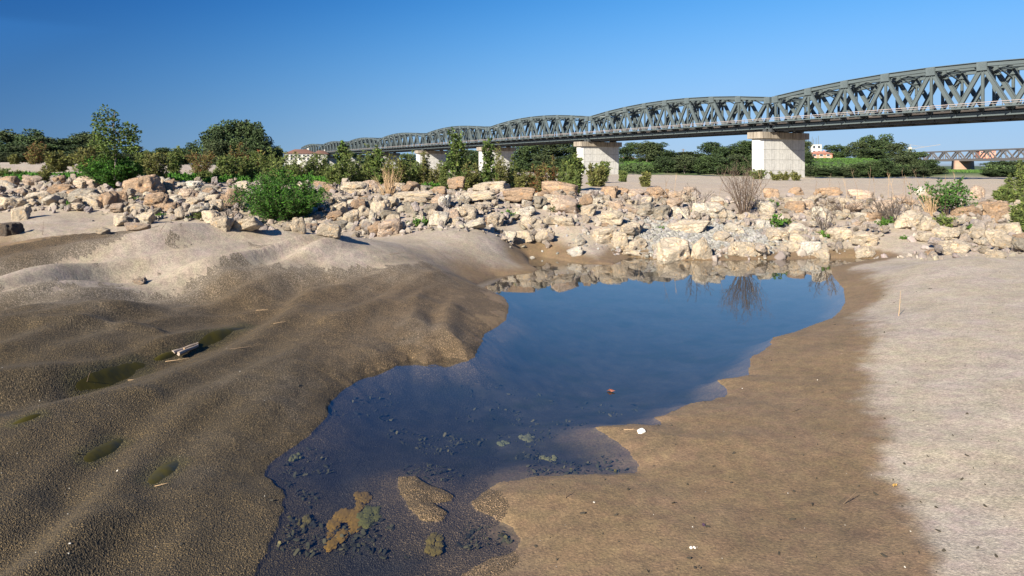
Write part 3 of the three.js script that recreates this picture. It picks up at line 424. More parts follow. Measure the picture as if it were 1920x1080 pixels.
// --- the two fern-green bushes on the bank
{
  const a = hit(212, 352); plant('green_bush', 'smaller dense fern-green bush among boulders under the poplar sapling', 'bush', 'fern-green bushes on the rock bank', a, grow({ stems: 70, h: 0.95, spread: 0.74, baseR: 0.25, dome: 0.3, branches: 18, brLen: 0.32, leaves: 20, ll: 0.07, lw: 0.032, cols: GREEN, bow: 1.3, from: 0.12, stemR: 0.009, twigR: 0.003, rise: 0.3 }, 3), BARK.green);
  const b = hit(528, 408); plant('green_bush', 'larger wide fern-green bush sprawling over the boulders down to the sand', 'bush', 'fern-green bushes on the rock bank', b, grow({ stems: 84, h: 1.22, spread: 0.9, baseR: 0.35, dome: 0.5, branches: 18, brLen: 0.34, leaves: 14, ll: 0.065, lw: 0.028, cols: GREEN, bow: 1.1, from: 0.1, stemR: 0.01, twigR: 0.003, rise: 0.25 }, 5), BARK.green);
}
// --- broad-leaved trees: lobes of leaves carried by limbs
function tree(o, seed) { // o: h, trunk radius, lobes [[x, y, z, rx, ry]], leaves, leaf size, cols
  const r = rng(seed), F1 = new Foliage(), S = new Sticks(), top = Math.max(...o.lobes.map((l) => l[1])), T = [V(0, -0.3, 0), V(0.02 * o.h, o.h * 0.25, 0), V(-0.01 * o.h, top * 0.6, 0.02 * o.h), V(0, top * 0.95, 0)];
  S.path(T, o.tr, o.tr * 0.25, 6); const vol = o.lobes.map((l) => l[3] * l[3] * l[4]), sum = vol.reduce((a, b) => a + b);
  o.lobes.forEach((l, i) => {
    const c = V(l[0], l[1], l[2]), k = Math.max(0.15, Math.min(0.85, l[1] / top * 0.75)), p = V(0, 0, 0).lerpVectors(T[1], T[3], k); S.path([p, V(0, 0, 0).lerpVectors(p, c, 0.5).add(V(0, -0.06 * o.h, 0)), c], o.tr * 0.4, o.tr * 0.1, 4);
    const n = Math.round(o.leaves * vol[i] / sum), tone = 0.8 + 0.4 * r();
    for (let q = 0; q < n; q++) {
      const d = V(r() * 2 - 1, r() * 2 - 1, r() * 2 - 1); if (d.lengthSq() > 1 || d.lengthSq() < 0.01) { q--; continue; } d.normalize();
      const bump = 0.82 + 0.35 * noise(d.x * 2.4 + i * 3, d.y * 2.4, d.z * 2.4 + seed), m = (0.55 + 0.45 * Math.sqrt(r())) * bump; if (noise(d.x * 4 + i, d.y * 4 + seed, d.z * 4) < -0.28 && m > 0.6) continue;
      const col = tint(o.cols[Math.floor(r() * o.cols.length)], r, 0.3).map((v) => v * tone); F1.leaf(c.x + d.x * l[3] * m, c.y + d.y * l[4] * m, c.z + d.z * l[3] * m, dirOf(r, -0.1).addScaledVector(d, 0.5).normalize(), o.leaf * (0.6 + 0.8 * r()), o.leaf * (0.5 + 0.5 * r()), col, r);
    }
  });
  return { stems: S.build(), leaves: F1.build() };
}
{ // poplar sapling behind the smaller bush: lobes as columns and rows of the photograph
  const h = put(215, 20), px = (x, y, rx, ry, dz = 0) => [(x - 215) * h.m, (318 - y) * h.m, dz, rx * h.m, ry * h.m];
  const L = [px(196, 204, 9, 9), px(190, 220, 14, 13, .1), px(205, 215, 13, 12, -.1), px(186, 235, 15, 10), px(212, 232, 16, 13, .1), px(240, 240, 18, 12), px(256, 246, 11, 8), px(200, 252, 22, 15, .15), px(228, 258, 26, 15, -.1), px(250, 262, 15, 11), px(185, 268, 20, 13), px(214, 276, 22, 14, .2), px(246, 280, 17, 10), px(205, 290, 24, 10)];
  const t = tree({ h: 1.9, tr: 0.03, lobes: L, leaves: 2700, leaf: 0.075, cols: POPLAR }, 12), o = new THREE.Group(); part(o, 'trunk', t.stems, BARK.grey); part(o, 'crown', t.leaves, leafMat); o.position.copy(h.at);
  o.position.y = EYE + (HY - 318) / F * 20; add(o, 'poplar_sapling', 'bushy young poplar tree rising behind the smaller green bush', 'tree');
}
const sapling = (px, Z, yb, yt, w, seed, label, cols = POPLAR, leaves = 13) => { const h = put(px, Z), H = (yb - yt) * h.m; h.at.y = Math.min(h.y, EYE + (HY - yb) / F * Z); return plant('poplar_sapling', label, 'sapling', null, h, grow({ stems: 3, h: H * 1.05, spread: w * h.m * 0.22, baseR: w * h.m * 0.1, dome: 0.3, vary: 0.12, branches: 34, brLen: w * h.m * 0.36, leaves, ll: 0.1, lw: 0.075, cols, from: 0.05, stemR: 0.016, twigR: 0.004, rise: 0.7, taper: 0.45 }, seed), BARK.green); };
sapling(852, 22.5, 352, 232, 58, 21, 'tallest slender poplar sapling standing before the fourth pier, thick with leaves');
sapling(918, 23, 350, 247, 44, 22, 'slender poplar sapling in front of the third pier, leaning a little');
sapling(642, 24, 345, 263, 40, 23, 'poplar sapling at the left end of the thicket below the bridge');
sapling(706, 23.5, 348, 262, 38, 24, 'poplar sapling at the right side of the thicket below the bridge');
// --- willow thicket and shrubs of the sandbank
const bushStyle = (w, h, cols, extra = {}) => ({ stems: 14, h, spread: w * 0.42, baseR: w * 0.22, dome: 0.25, branches: 13, brLen: w * 0.26, leaves: 9, ll: 0.1, lw: 0.03, cols, from: 0.05, stemR: 0.012, twigR: 0.004, rise: 0.6, ...extra });
const SHRUBS = [ // column, distance, bottom row, top row, width, kind, what sets it apart
  [668, 24, 350, 282, 66, 'w', 'dense willow bush filling the middle of the thicket'], [690, 25, 348, 275, 50, 'w', 'upright willow bush behind the thicket of saplings'], [632, 23, 352, 305, 40, 'w', 'low willow bush at the left foot of the thicket'], [765, 24, 350, 290, 50, 'w', 'loose willow bush before the fourth pier, left of the tallest sapling'], [738, 23.5, 350, 298, 34, 'o', 'thin olive shrub just right of the thicket'], [785, 25, 346, 300, 30, 'w', 'slim willow shrub touching the left edge of the fourth pier'], [815, 27, 345, 310, 34, 'o', 'low yellowish shrub at the foot of the fourth pier'], [880, 24, 352, 305, 36, 'o', 'sparse shrub between the two tall saplings'], [900, 25, 350, 318, 34, 'w', 'leafy shrub at the foot of the leaning sapling'], [945, 26, 348, 300, 34, 'o', 'feathery olive shrub right of the leaning sapling'], [975, 24, 352, 318, 26, 'o', 'small yellowish shrub left of the reddish one'], [1012, 24, 353, 312, 46, 'r', 'reddish brown shrub going dry before the second pier'], [995, 25, 352, 325, 22, 'w', 'small green tuft shrub between yellowish and reddish shrubs'], [1078, 36, 338, 296, 24, 'w', 'dark slim shrub against the left edge of the second pier'], [1118, 40, 343, 312, 30, 'o', 'yellow-green shrub growing before the second pier'], [1130, 55, 335, 305, 28, 'w', 'pale green shrub at the base of the second pier'], [1080, 23, 358, 334, 18, 'w', 'small dark shrub behind the peaked ochre boulder'],
  [522, 22, 356, 300, 46, 'w', 'green willow bush rising behind the larger fern-green bush'], [505, 26, 345, 285, 40, 'w', 'tall willow shrub left of the white villa'], [545, 26, 345, 290, 50, 'w', 'willow shrub in front of the white villa'], [588, 27, 342, 291, 46, 'w', 'willow shrub between the villa and the thicket'], [560, 30, 335, 305, 40, 'o', 'low olive shrub below the white villa'], [612, 30, 338, 298, 30, 'w', 'slim willow shrub left of the thicket'], [470, 25, 340, 290, 34, 'w', 'willow shrub with thin upright stems above the boulders'], [448, 30, 332, 277, 34, 'r', 'shrub with rust-red tips before the big tree clump'], [425, 24, 342, 285, 34, 'w', 'tall green shrub before the big tree clump'], [490, 35, 330, 290, 30, 'r', 'rusty shrub at the right foot of the big tree clump'], [375, 32, 322, 281, 42, 'r', 'wide shrub with rusty crown left of the big tree clump'], [328, 25, 332, 277, 26, 'w', 'slim upright shrub standing alone on pale sand'], [290, 22, 340, 286, 40, 'o', 'thin brownish shrub right of the smaller green bush'], [270, 30, 330, 285, 34, 'w', 'shrub half hidden behind the poplar tree'], [382, 23, 338, 318, 16, 'w', 'little shrub on the sand before the big tree clump'], [400, 23, 338, 316, 20, 'w', 'little shrub beside the tall green one'], [105, 40, 322, 285, 28, 'o', 'compact olive shrub alone on the pale sand at left'], [66, 70, 308, 268, 36, 'r', 'shrub with an orange top before the left woods'], [132, 60, 308, 288, 18, 'o', 'little shrub near the compact olive one'], [28, 70, 308, 292, 22, 'o', 'low shrub near the left edge before the woods'], [165, 40, 322, 275, 40, 'o', 'brownish shrub left of the poplar tree'], [12, 24, 330, 316, 40, 'w', 'scrubby low plant at the left edge above the boulders'], [84, 21, 345, 310, 14, 'o', 'thin single weed standing left of the smaller green bush'],
  [1914, 26, 348, 306, 22, 'w', 'leafy shrub cut by the right edge below the old bridge'], [1890, 30, 345, 330, 20, 'w', 'low leafy shrub near the right edge'], [1885, 20.5, 362, 352, 34, 'w', 'low sprawling greenery behind the last boulders at right'], [1916, 16, 410, 376, 26, 'w', 'dark leafy shrub at the right edge among boulders'], [1168, 60, 334, 318, 14, 'w', 'small bush at the right corner of the second pier'], [1210, 50, 345, 325, 16, 'o', 'withered low bush on the sand right of the second pier'],
  [730, 25, 348, 286, 16, 'o', 'wispy sapling between the thicket and the dead grass clump'], [795, 24, 350, 284, 14, 'o', 'wispy sapling before the right side of the fourth pier'], [934, 25, 350, 276, 16, 'o', 'wispy sapling right of the leaning one, before the third pier'], [962, 27, 346, 296, 14, 'w', 'wispy sapling at the right corner of the third pier'], [1036, 24, 352, 300, 16, 'r', 'wispy reddish sapling right of the reddish shrub'], [1055, 26, 348, 306, 14, 'w', 'wispy sapling a little left of the second pier'], [832, 23.5, 352, 296, 14, 'w', 'wispy sapling touching the left side of the tallest sapling'],
  [1420, 90, 331, 318, 26, 'w', 'yellow-green reeds left of the nearest pier'], [1455, 80, 334, 322, 22, 'o', 'dry green tuft at the foot of the nearest pier, leftmost'], [1492, 80, 335, 323, 18, 'o', 'dry green tuft at the right foot of the nearest pier'], [1472, 82, 334, 324, 14, 'o', 'small tuft at the middle foot of the nearest pier'],
];
SHRUBS.forEach(([px, Z, yb, yt, w, kind, label], i) => {
  const h = put(px, Z), W = w * h.m, H = (yb - yt) * h.m, big = Z > 34; h.at.y = Math.min(h.y, EYE + (HY - yb) / F * Z + 0.1);
  const hh = EYE + (HY - yt) / F * Z - h.at.y;
  plant('shrub', label, 'shrub', 'shrubs growing on and behind the rock bank', h, grow(bushStyle(W, hh * 1.22, kind === 'w' ? WILLOW : kind === 'o' ? OLIVE : [...RUSTY, ...OLIVE], { vary: 0.55, stems: w < 24 ? 8 : 15, ll: big ? 0.2 : 0.1, lw: big ? 0.09 : 0.034, leaves: kind === 'o' ? 10 : 13, branches: hh > W * 1.4 ? 20 : 15, stemR: 0.012 * (big ? 2 : 1) }), 200 + i * 7), kind === 'w' ? BARK.green : BARK.brown);
});
{ // leafy shrub at the right of the bank, big-leaved
  const h = hit(1775, 402), b = hit(1560, 440);
  plant('elder_shrub', 'open leafy green shrub with dark shade below, right part of the bank', 'shrub', null, h, grow({ stems: 12, h: 1.08, spread: 0.6, baseR: 0.2, dome: 0.3, branches: 15, brLen: 0.3, leaves: 9, ll: 0.085, lw: 0.045, cols: [[0.05, 0.13, 0.02], [0.035, 0.09, 0.015], [0.08, 0.17, 0.03]], from: 0.3, stemR: 0.012, twigR: 0.004, rise: 0.4 }, 31), BARK.brown);
}
// --- bare and dry bushes
const dry = (px, py, hpx, wpx, seed, label, o = {}, wood = BARK.rust) => { const h = hit(px, py); return plant('dry_bush', label, 'dry bush', 'dry bushes on the rock bank', h, grow({ stems: 22, h: hpx * h.m, spread: wpx * h.m * 0.55, baseR: 0.08, dome: 0.2, branches: 5, brLen: hpx * h.m * 0.32, leaves: 0, cols: GREEN, ll: 0, lw: 0, from: 0.25, stemR: 0.0095, twigR: 0.0045, forks: 2, rise: 0.9, taper: 0.5, bow: 1.15, ...o }, seed), wood); };
dry(1395, 402, 104, 92, 41, 'big bare twig bush fanning upwards beside the gravel patch', { stems: 34 });
dry(1302, 402, 62, 66, 42, 'small bare bush with crooked grey branches left of the big twig bush', { stems: 5, branches: 6, stemR: 0.016, twigR: 0.006 }, BARK.twig);
dry(1546, 436, 62, 70, 43, 'bare branching bush standing among the stones above the pool\'s right end', { stems: 7, branches: 8, stemR: 0.013, twigR: 0.006 }, BARK.twig);
dry(1672, 418, 56, 80, 44, 'spiky bare bush spreading over boulders left of the leafy shrub', { stems: 16, branches: 6, stemR: 0.012, twigR: 0.006 }, BARK.twig);
dry(1655, 414, 44, 44, 45, 'low tangle of bare twigs beside the spiky bare bush', { stems: 12, branches: 6, twigR: 0.006 }, BARK.twig);
dry(1585, 400, 30, 80, 46, 'flattened mat of brown twigs across the upper boulders', { stems: 30, branches: 3, spread: 0.7 }, BARK.rust);
dry(728, 372, 66, 44, 47, 'straw-coloured dead grass clump right of the larger green bush', { stems: 40, branches: 1, forks: 0 }, BARK.straw);
dry(430, 420, 70, 50, 48, 'dead crooked twig plant left of the larger green bush', { stems: 4, branches: 6, stemR: 0.014, twigR: 0.006 }, BARK.twig);
dry(1745, 404, 60, 40, 49, 'clump of dry brown stems left of the leafy shrub', { stems: 24, branches: 2, forks: 0 }, BARK.straw);
{ // tall dry stalks standing on top of the bank
  const r = rng(61), where = [1262, 1345, 1385, 1425, 1522, 1545, 1590, 1612, 1640, 1662, 1690, 1700, 1712, 1740, 1765, 1780, 1572, 1625, 1676, 1725, 1243, 1405];
  where.forEach((px, i) => { const h = put(px + (r() - 0.5) * 6, 18.6 + r() * 2), S = new Sticks(), H = (0.62 + 0.5 * r()) * (px < 1480 ? 0.8 : 1), lean = (r() - 0.5) * 0.55, a = V(0, -0.05, 0), b = V(lean * 0.4 * H, H * 0.55, 0.05), c = V(lean * H, H, (r() - 0.5) * 0.2); S.path([a, b, c], 0.0065, 0.0022, 4); for (let k = 0; k < 3; k++) { const p = V(0, 0, 0).lerpVectors(b, c, r()); S.add(p, p.clone().add(V((r() - 0.5) * 0.14, 0.1 + 0.12 * r(), (r() - 0.5) * 0.1)), 0.004, 0.0015, 3); }
    const m = new THREE.Mesh(S.build(), i % 3 ? BARK.stalk : BARK.straw); m.position.copy(h.at); add(m, 'dry_stalk', px < 1300 ? 'thin dry stalk on the bank left of the big twig bush' : px < 1480 ? 'thin dry stalk rising behind the big twig bush' : 'tall thin dry stalk on the bank below the old bridge', 'dry stalk', px < 1300 ? 'dry stalks left of the twig bush' : px < 1480 ? 'dry stalks behind the twig bush' : 'dry stalks on the right of the bank'); });
}
// --- little green weeds between the stones
[[1076, 395, 26, 'bright weed in the shade of the leaning pink boulder'], [1038, 397, 20, 'small weed left of the leaning pink boulder'], [952, 405, 22, 'upright weed between boulders below the rough ochre slab'], [788, 424, 30, 'leafy weed at the sand edge below the white boulder'], [842, 412, 20, 'yellowish weed right of the white boulder'], [765, 422, 16, 'small weed left of the sand-edge weed'], [1305, 404, 20, 'weed at the foot of the small bare bush'], [1385, 430, 14, 'tiny sprout on the gravel'], [1455, 424, 34, 'low weed patch on stones right of the big twig bush'], [1478, 420, 20, 'small weed beside the low weed patch'], [1660, 424, 28, 'bright weed at the foot of the spiky bare bush'], [1549, 444, 24, 'weed at the foot of the bare branching bush'], [1695, 448, 14, 'tiny weed alone on the right sand patch'], [370, 410, 24, 'bright weed on the left boulders'], [302, 404, 14, 'tiny weed in the shade of ochre boulders'], [135, 390, 22, 'yellowish weed between the left boulders'], [88, 378, 24, 'straggly weed among the leftmost boulders'], [1770, 425, 36, 'dark weed below the leafy shrub'], [1825, 395, 26, 'yellow-green weed right of the leafy shrub'], [1818, 430, 18, 'small weed low at the right boulders'], [1450, 386, 18, 'weed in a gap above the twig bush'], [808, 362, 24, 'green weed beside the upright cube-like slab'], [850, 405, 14, 'little weed under the long slab'], [245, 380, 22, 'ferny weed below the big ochre boulder'], [1240, 428, 12, 'tiny sprout above the gravel patch'], [540, 425, 14, 'tiny weed below the larger green bush']]
  .forEach(([px, py, w, label], i) => { const h = hit(px, py), W = w * h.m; plant('weed', label, 'weed', 'weeds between the stones', h, grow({ stems: 9, h: W * 0.75, spread: W * 0.45, baseR: W * 0.2, dome: 0.4, branches: 5, brLen: W * 0.25, leaves: 5, ll: W * 0.2, lw: W * 0.12, cols: i % 4 === 1 ? WILLOW : GREEN.map((c) => [c[0] * 1.5, c[1] * 1.2, c[2] * 1.6]), from: 0.1, stemR: 0.004, twigR: 0.002 }, 400 + i), BARK.green); });
{ // green carpet of low plants behind the left boulders
  const f = new Foliage(), r = rng(71); for (let k = 0; k < 26; k++) f.leaf((r() - 0.5) * 0.3, 0.02 + r() * 0.12, (r() - 0.5) * 0.3, dirOf(r, 0.6), 0.11, 0.06, tint(GREEN[k % 3], r, 0.3).map((v) => v * 1.1), r);
  const P = [], g = f.build(); for (const [x0, x1, z0, z1, n] of [[15, 175, 21.5, 26, 420], [275, 470, 22.5, 27, 360], [480, 640, 23, 27, 160], [640, 840, 23.5, 26, 90]]) for (let k = 0; k < n; k++) { const px = mix(x0, x1, r()), Z = mix(z0, z1, r()), X = (px - CX) / F * Z; if (fbm(X * 0.7, Z * 0.7, 3, 2) < -0.12) continue; P.push([X, ground(X, Z), -Z, 1, 0.7 + 0.7 * r(), 1, 0, r() * 6, 0]); }
  instanced(g, leafMat, P, 'ground_cover', 'bright low green plants carpeting the sand behind the left boulders', 'ground cover');
}
// --- trees of the far woods
const CANOPY = [[[0.045, 0.08, 0.022], [0.032, 0.06, 0.016], [0.06, 0.1, 0.026]], [[0.055, 0.095, 0.022], [0.042, 0.07, 0.018], [0.075, 0.12, 0.03]], [[0.065, 0.09, 0.028], [0.048, 0.07, 0.022], [0.08, 0.11, 0.038]]].map((g) => g.map((c) => c.map((v) => v * 0.72)));
const TREES = [0, 1, 2, 3, 4, 5].map((i) => { // unit trees 1 high, about 0.8 wide
  const r = rng(900 + i), L = []; for (let k = 0; k < 22; k++) { const y = 0.1 + 0.78 * r() ** 1.1, w = 0.36 * Math.sin(Math.PI * Math.min(1, (y - 0.02) / 1.0)) ** 0.7, a = r() * 6.28, q = w * Math.sqrt(r()); L.push([Math.cos(a) * q, y, Math.sin(a) * q, 0.12 + 0.08 * r(), 0.1 + 0.06 * r()]); }
  L.push([0, 0.85, 0, 0.13, 0.12], [0.02, 0.55, 0, 0.26, 0.24]); return tree({ h: 1, tr: 0.025, lobes: L, leaves: 5200, leaf: 0.045, cols: CANOPY[i % 3] }, 950 + i);
});
const wood = (px, Z, top, w, v, label, group) => { const h = put(px, Z), y0 = h.y - 0.3, H = EYE + (HY - top) / F * Z - y0, W = w * h.m / 0.8 * (px < 220 && Z > 160 ? 1.3 : 1.1), o = new THREE.Group(); part(o, 'trunk', TREES[v].stems, BARK.grey); part(o, 'crown', TREES[v].leaves, farLeafMat); o.position.set(h.X, y0, -Z); o.scale.set(W, H, W); o.rotation.y = px * 1.7; return add(o, 'broadleaf_tree', label, 'tree', group); };
const WOODS = [
  ['dark tree of the woods at far left', 'trees of the left woods', [[-30, 190, 244, 80], [12, 195, 239, 66], [40, 185, 252, 52], [66, 200, 240, 58], [85, 190, 256, 50], [112, 195, 258, 56], [142, 205, 247, 62], [166, 200, 244, 52], [190, 190, 262, 50], [20, 175, 266, 60], [60, 172, 270, 60], [100, 175, 270, 56], [135, 176, 270, 56]]],
  ['dark tree of the low row right of the poplar', 'trees of the low far row', [[245, 200, 272, 50], [272, 205, 284, 44], [300, 200, 276, 50], [330, 205, 280, 48], [352, 200, 276, 42], [366, 195, 267, 34], [318, 180, 292, 46]]],
  ['tall tree of the round clump left of the villa', 'trees of the tall clump', [[398, 170, 230, 60], [420, 168, 222, 62], [445, 172, 224, 64], [472, 170, 227, 58], [488, 168, 240, 44], [408, 160, 258, 62], [462, 160, 256, 60]]],
  ['small dark tree right of the tall clump', 'trees beside the villa', [[506, 180, 262, 34], [522, 195, 271, 26], [512, 175, 280, 40]]],
  ['dark tree under the far left bridge spans', 'trees under the bridge at left', [[735, 330, 286, 44], [765, 320, 288, 46], [840, 300, 278, 40], [870, 300, 276, 46], [890, 295, 280, 40], [700, 340, 288, 40], [660, 350, 290, 40]]],
  ['dark tree seen between third and second pier', 'trees under the middle span', [[975, 275, 270, 52], [1005, 280, 262, 60], [1035, 275, 265, 58], [1062, 280, 262, 56], [1090, 275, 268, 46], [1020, 262, 288, 52], [1070, 262, 288, 50]]],
  ['tree on the far bank between the nearest piers', 'trees between the two nearest piers', [[1176, 250, 266, 44], [1212, 245, 262, 52], [1232, 248, 266, 50], [1256, 242, 280, 54], [1290, 240, 284, 58], [1312, 238, 288, 50], [1340, 240, 265, 62], [1362, 245, 275, 44], [1388, 240, 262, 50], [1405, 245, 264, 40], [1270, 232, 296, 44], [1325, 228, 296, 46], [1240, 232, 300, 36]]],
  ['dark tree on the far bank right of the nearest pier', 'trees right of the nearest pier', [[1506, 225, 262, 36], [1560, 300, 271, 42], [1582, 300, 273, 34], [1612, 250, 262, 46], [1634, 255, 252, 44], [1654, 255, 250, 44], [1682, 250, 267, 46], [1640, 235, 280, 56], [1508, 218, 285, 34]]],
  ['bushy waterside tree near the old bridge', 'trees below the old bridge', [[1632, 197, 300, 42], [1660, 198, 296, 46], [1690, 200, 290, 48], [1716, 203, 284, 46], [1738, 198, 298, 40], [1758, 197, 312, 34], [1640, 196, 312, 40], [1676, 196, 310, 44], [1722, 195, 310, 46], [1872, 205, 303, 56], [1895, 206, 301, 60], [1915, 204, 299, 60], [1868, 192, 317, 50], [1905, 192, 314, 56]]],
  ['rounded waterside bush tree between the nearest piers', 'water line trees between the piers', [[1252, 214, 292, 46], [1284, 212, 288, 50], [1318, 208, 290, 48], [1348, 206, 286, 46], [1376, 204, 288, 44], [1402, 202, 290, 40], [1238, 217, 300, 34]]],
  ['dark waterside bush right of the nearest pier', 'water line trees right of the nearest pier', [[1512, 199, 310, 34], [1535, 198, 314, 36], [1560, 198, 313, 36], [1590, 197, 311, 38], [1612, 197, 305, 38]]],
  ['dark waterside bush left of the second pier', 'water line trees left of the second pier', [[968, 262, 296, 40], [1000, 256, 302, 40], [1085, 240, 296, 34], [1060, 244, 308, 34]]],
];
WOODS.push(['low bushy tree under the left woods', 'understorey of the left woods', [[-15, 172, 280, 76], [35, 170, 284, 70], [80, 172, 282, 66], [125, 170, 284, 66], [170, 172, 280, 60], [210, 172, 286, 60], [255, 175, 292, 56], [300, 176, 292, 56], [345, 172, 292, 56]]]);
WOODS.forEach(([label, group, list], k) => { const order = list.map((t) => t[0]).sort((a, b) => a - b); list.forEach(([px, Z, top, w], i) => wood(px, Z, top, w, (i * 5 + k * 2) % 6, `${label}, ${ORD[order.indexOf(px)]} from the left`, group)); order.length = 0; });
{ // dark hedge of bushes along the far water line
  const P = [], r = rng(83), f = new Foliage(); for (let k = 0; k < 90; k++) { const d = dirOf(r, 0.2), q = 0.6 + 0.5 * r(); f.leaf(d.x * q, 0.9 + d.y * q, d.z * q, dirOf(r, 0), 0.4, 0.26, tint(CANOPY[1][k % 3], r, 0.3), r); }
  for (let px = 600; px < 1960; px += 9) { if (px > 1768 && px < 1852) continue; const [, b] = riverAt(px), Z = b + 2 + r() * 6, X = (px - CX) / F * Z; P.push([X, ground(X, Z) - 0.3, -Z, 1.4 + r(), 1 + 0.9 * r(), 1.4 + r(), 0, r() * 6, 0]); }
  instanced(f.build(), farLeafMat, P, 'riverside_bushes', 'continuous low dark bushes along the far water line', 'bushes');
}
{ // grass and low growth of the far bank
  const P = [], r = rng(84), f = new Foliage(); for (let k = 0; k < 16; k++) f.leaf((r() - 0.5) * 1.2, 0, (r() - 0.5) * 1.2, dirOf(r, 1), 0.5, 0.16, tint([0.06, 0.13, 0.02], r, 0.3), r);
  for (let k = 0; k < 5200; k++) { const px = 620 + 1320 * r(), [, b] = riverAt(px), Z = b + 6 + r() * 42, X = (px - CX) / F * Z; P.push([X, ground(X, Z) - 0.05, -Z, 1.3, 0.8 + 0.6 * r(), 1.3, 0, r() * 6, 0]); }
  instanced(f.build(), farLeafMat, P, 'bank_grass', 'bright green grass covering the slope of the far bank', 'grass');
}
// ---------- the steel bridge ----------
const cn = [tileNoise(512, 6, 41), tileNoise(512, 40, 42), tileNoise(512, 150, 43)];
const steelMap = linTex(256, (x, y) => 0.9 + 0.07 * cn[0](x * 2, y * 2) + 0.05 * cn[1](x * 2, y * 2) + 0.04 * cn[2](x * 2, y * 2), true); steelMap.repeat.set(0.3, 0.3);
const steel = std([0.09, 0.113, 0.116], 0.55, { map: steelMap }), steelPale = std([0.26, 0.225, 0.215], 0.6), ballast = std([0.045, 0.038, 0.034], 0.95), shadedSteel = std([0.05, 0.055, 0.058], 0.6, { map: steelMap });  // last one is the steel darkened, standing for shade under walkway and deck
const concMap = linTex(512, (x, y) => { const s = Math.max(0, cn[1](x * 1.3, y * 0.06)) * 0.14; const v = 0.92 + 0.05 * cn[0](x, y) + 0.03 * cn[1](x, y) + 0.03 * cn[2](x, y) - s; return [v, v * 0.995, v * 0.98]; }, true); concMap.repeat.set(0.16, 0.16);
const stainMap = linTex(512, (x, y) => { const s = sst(0.1, 0.8, cn[1](x * 2, y * 0.05) + 0.4 * cn[0](x, y * 0.2)); const v = 0.84 - 0.42 * s + 0.05 * cn[2](x, y); return [v, v * (0.97 - 0.05 * s), v * (0.93 - 0.1 * s)]; }, true); stainMap.repeat.set(0.2, 0.2);
const concBump = linTex(512, (x, y) => 0.5 + 0.3 * cn[1](x, y) + 0.2 * cn[2](x, y)); concBump.repeat.set(0.4, 0.4);
const concrete = std([0.55, 0.55, 0.54], 0.9, { map: concMap, bumpMap: concBump, bumpScale: 0.01 }), capMat = std([0.42, 0.39, 0.34], 0.9, { map: stainMap, bumpMap: concBump, bumpScale: 0.01 });
const box = (x0, x1, y0, y1, z0, z1) => { const g = new THREE.BoxGeometry(x1 - x0, y1 - y0, z1 - z0); g.translate((x0 + x1) / 2, (y0 + y1) / 2, (z0 + z1) / 2); return g; };
function bar(a, b, w, d, h = true) { // built-up bar from a to b: two flanges and a web (or a plain box)
  const L = a.distanceTo(b), gs = h ? [[0, d / 2 - 0.03, L, 0.06, w], [0, -d / 2 + 0.03, L, 0.06, w], [0, 0, L, d - 0.12, w * 0.3]] : [[0, 0, L, d, w]];
  const g = mergeGeometries(gs.map(([x, y, l, hh, ww]) => { const q = new THREE.BoxGeometry(l, hh, ww); q.translate(x, y, 0); return q; }));
  const X = V(0, 0, 0).subVectors(b, a).normalize(), Z = Math.abs(X.z) > 0.9 ? V(1, 0, 0) : V(0, 0, 1), Y = V(0, 0, 0).crossVectors(Z, X).normalize(), m = new THREE.Matrix4().makeBasis(X, Y, V(0, 0, 0).crossVectors(X, Y)); m.setPosition((a.x + b.x) / 2, (a.y + b.y) / 2, (a.z + b.z) / 2); g.applyMatrix4(m); return g;
}
const UX = -0.485, UZ = 0.8745, P0 = [39.95, 105], STEP = 48.03, TW = 6.8;
const bridge = new THREE.Group(); bridge.position.set(P0[0], 0, -P0[1]); bridge.rotation.y = Math.atan2(UZ, UX);
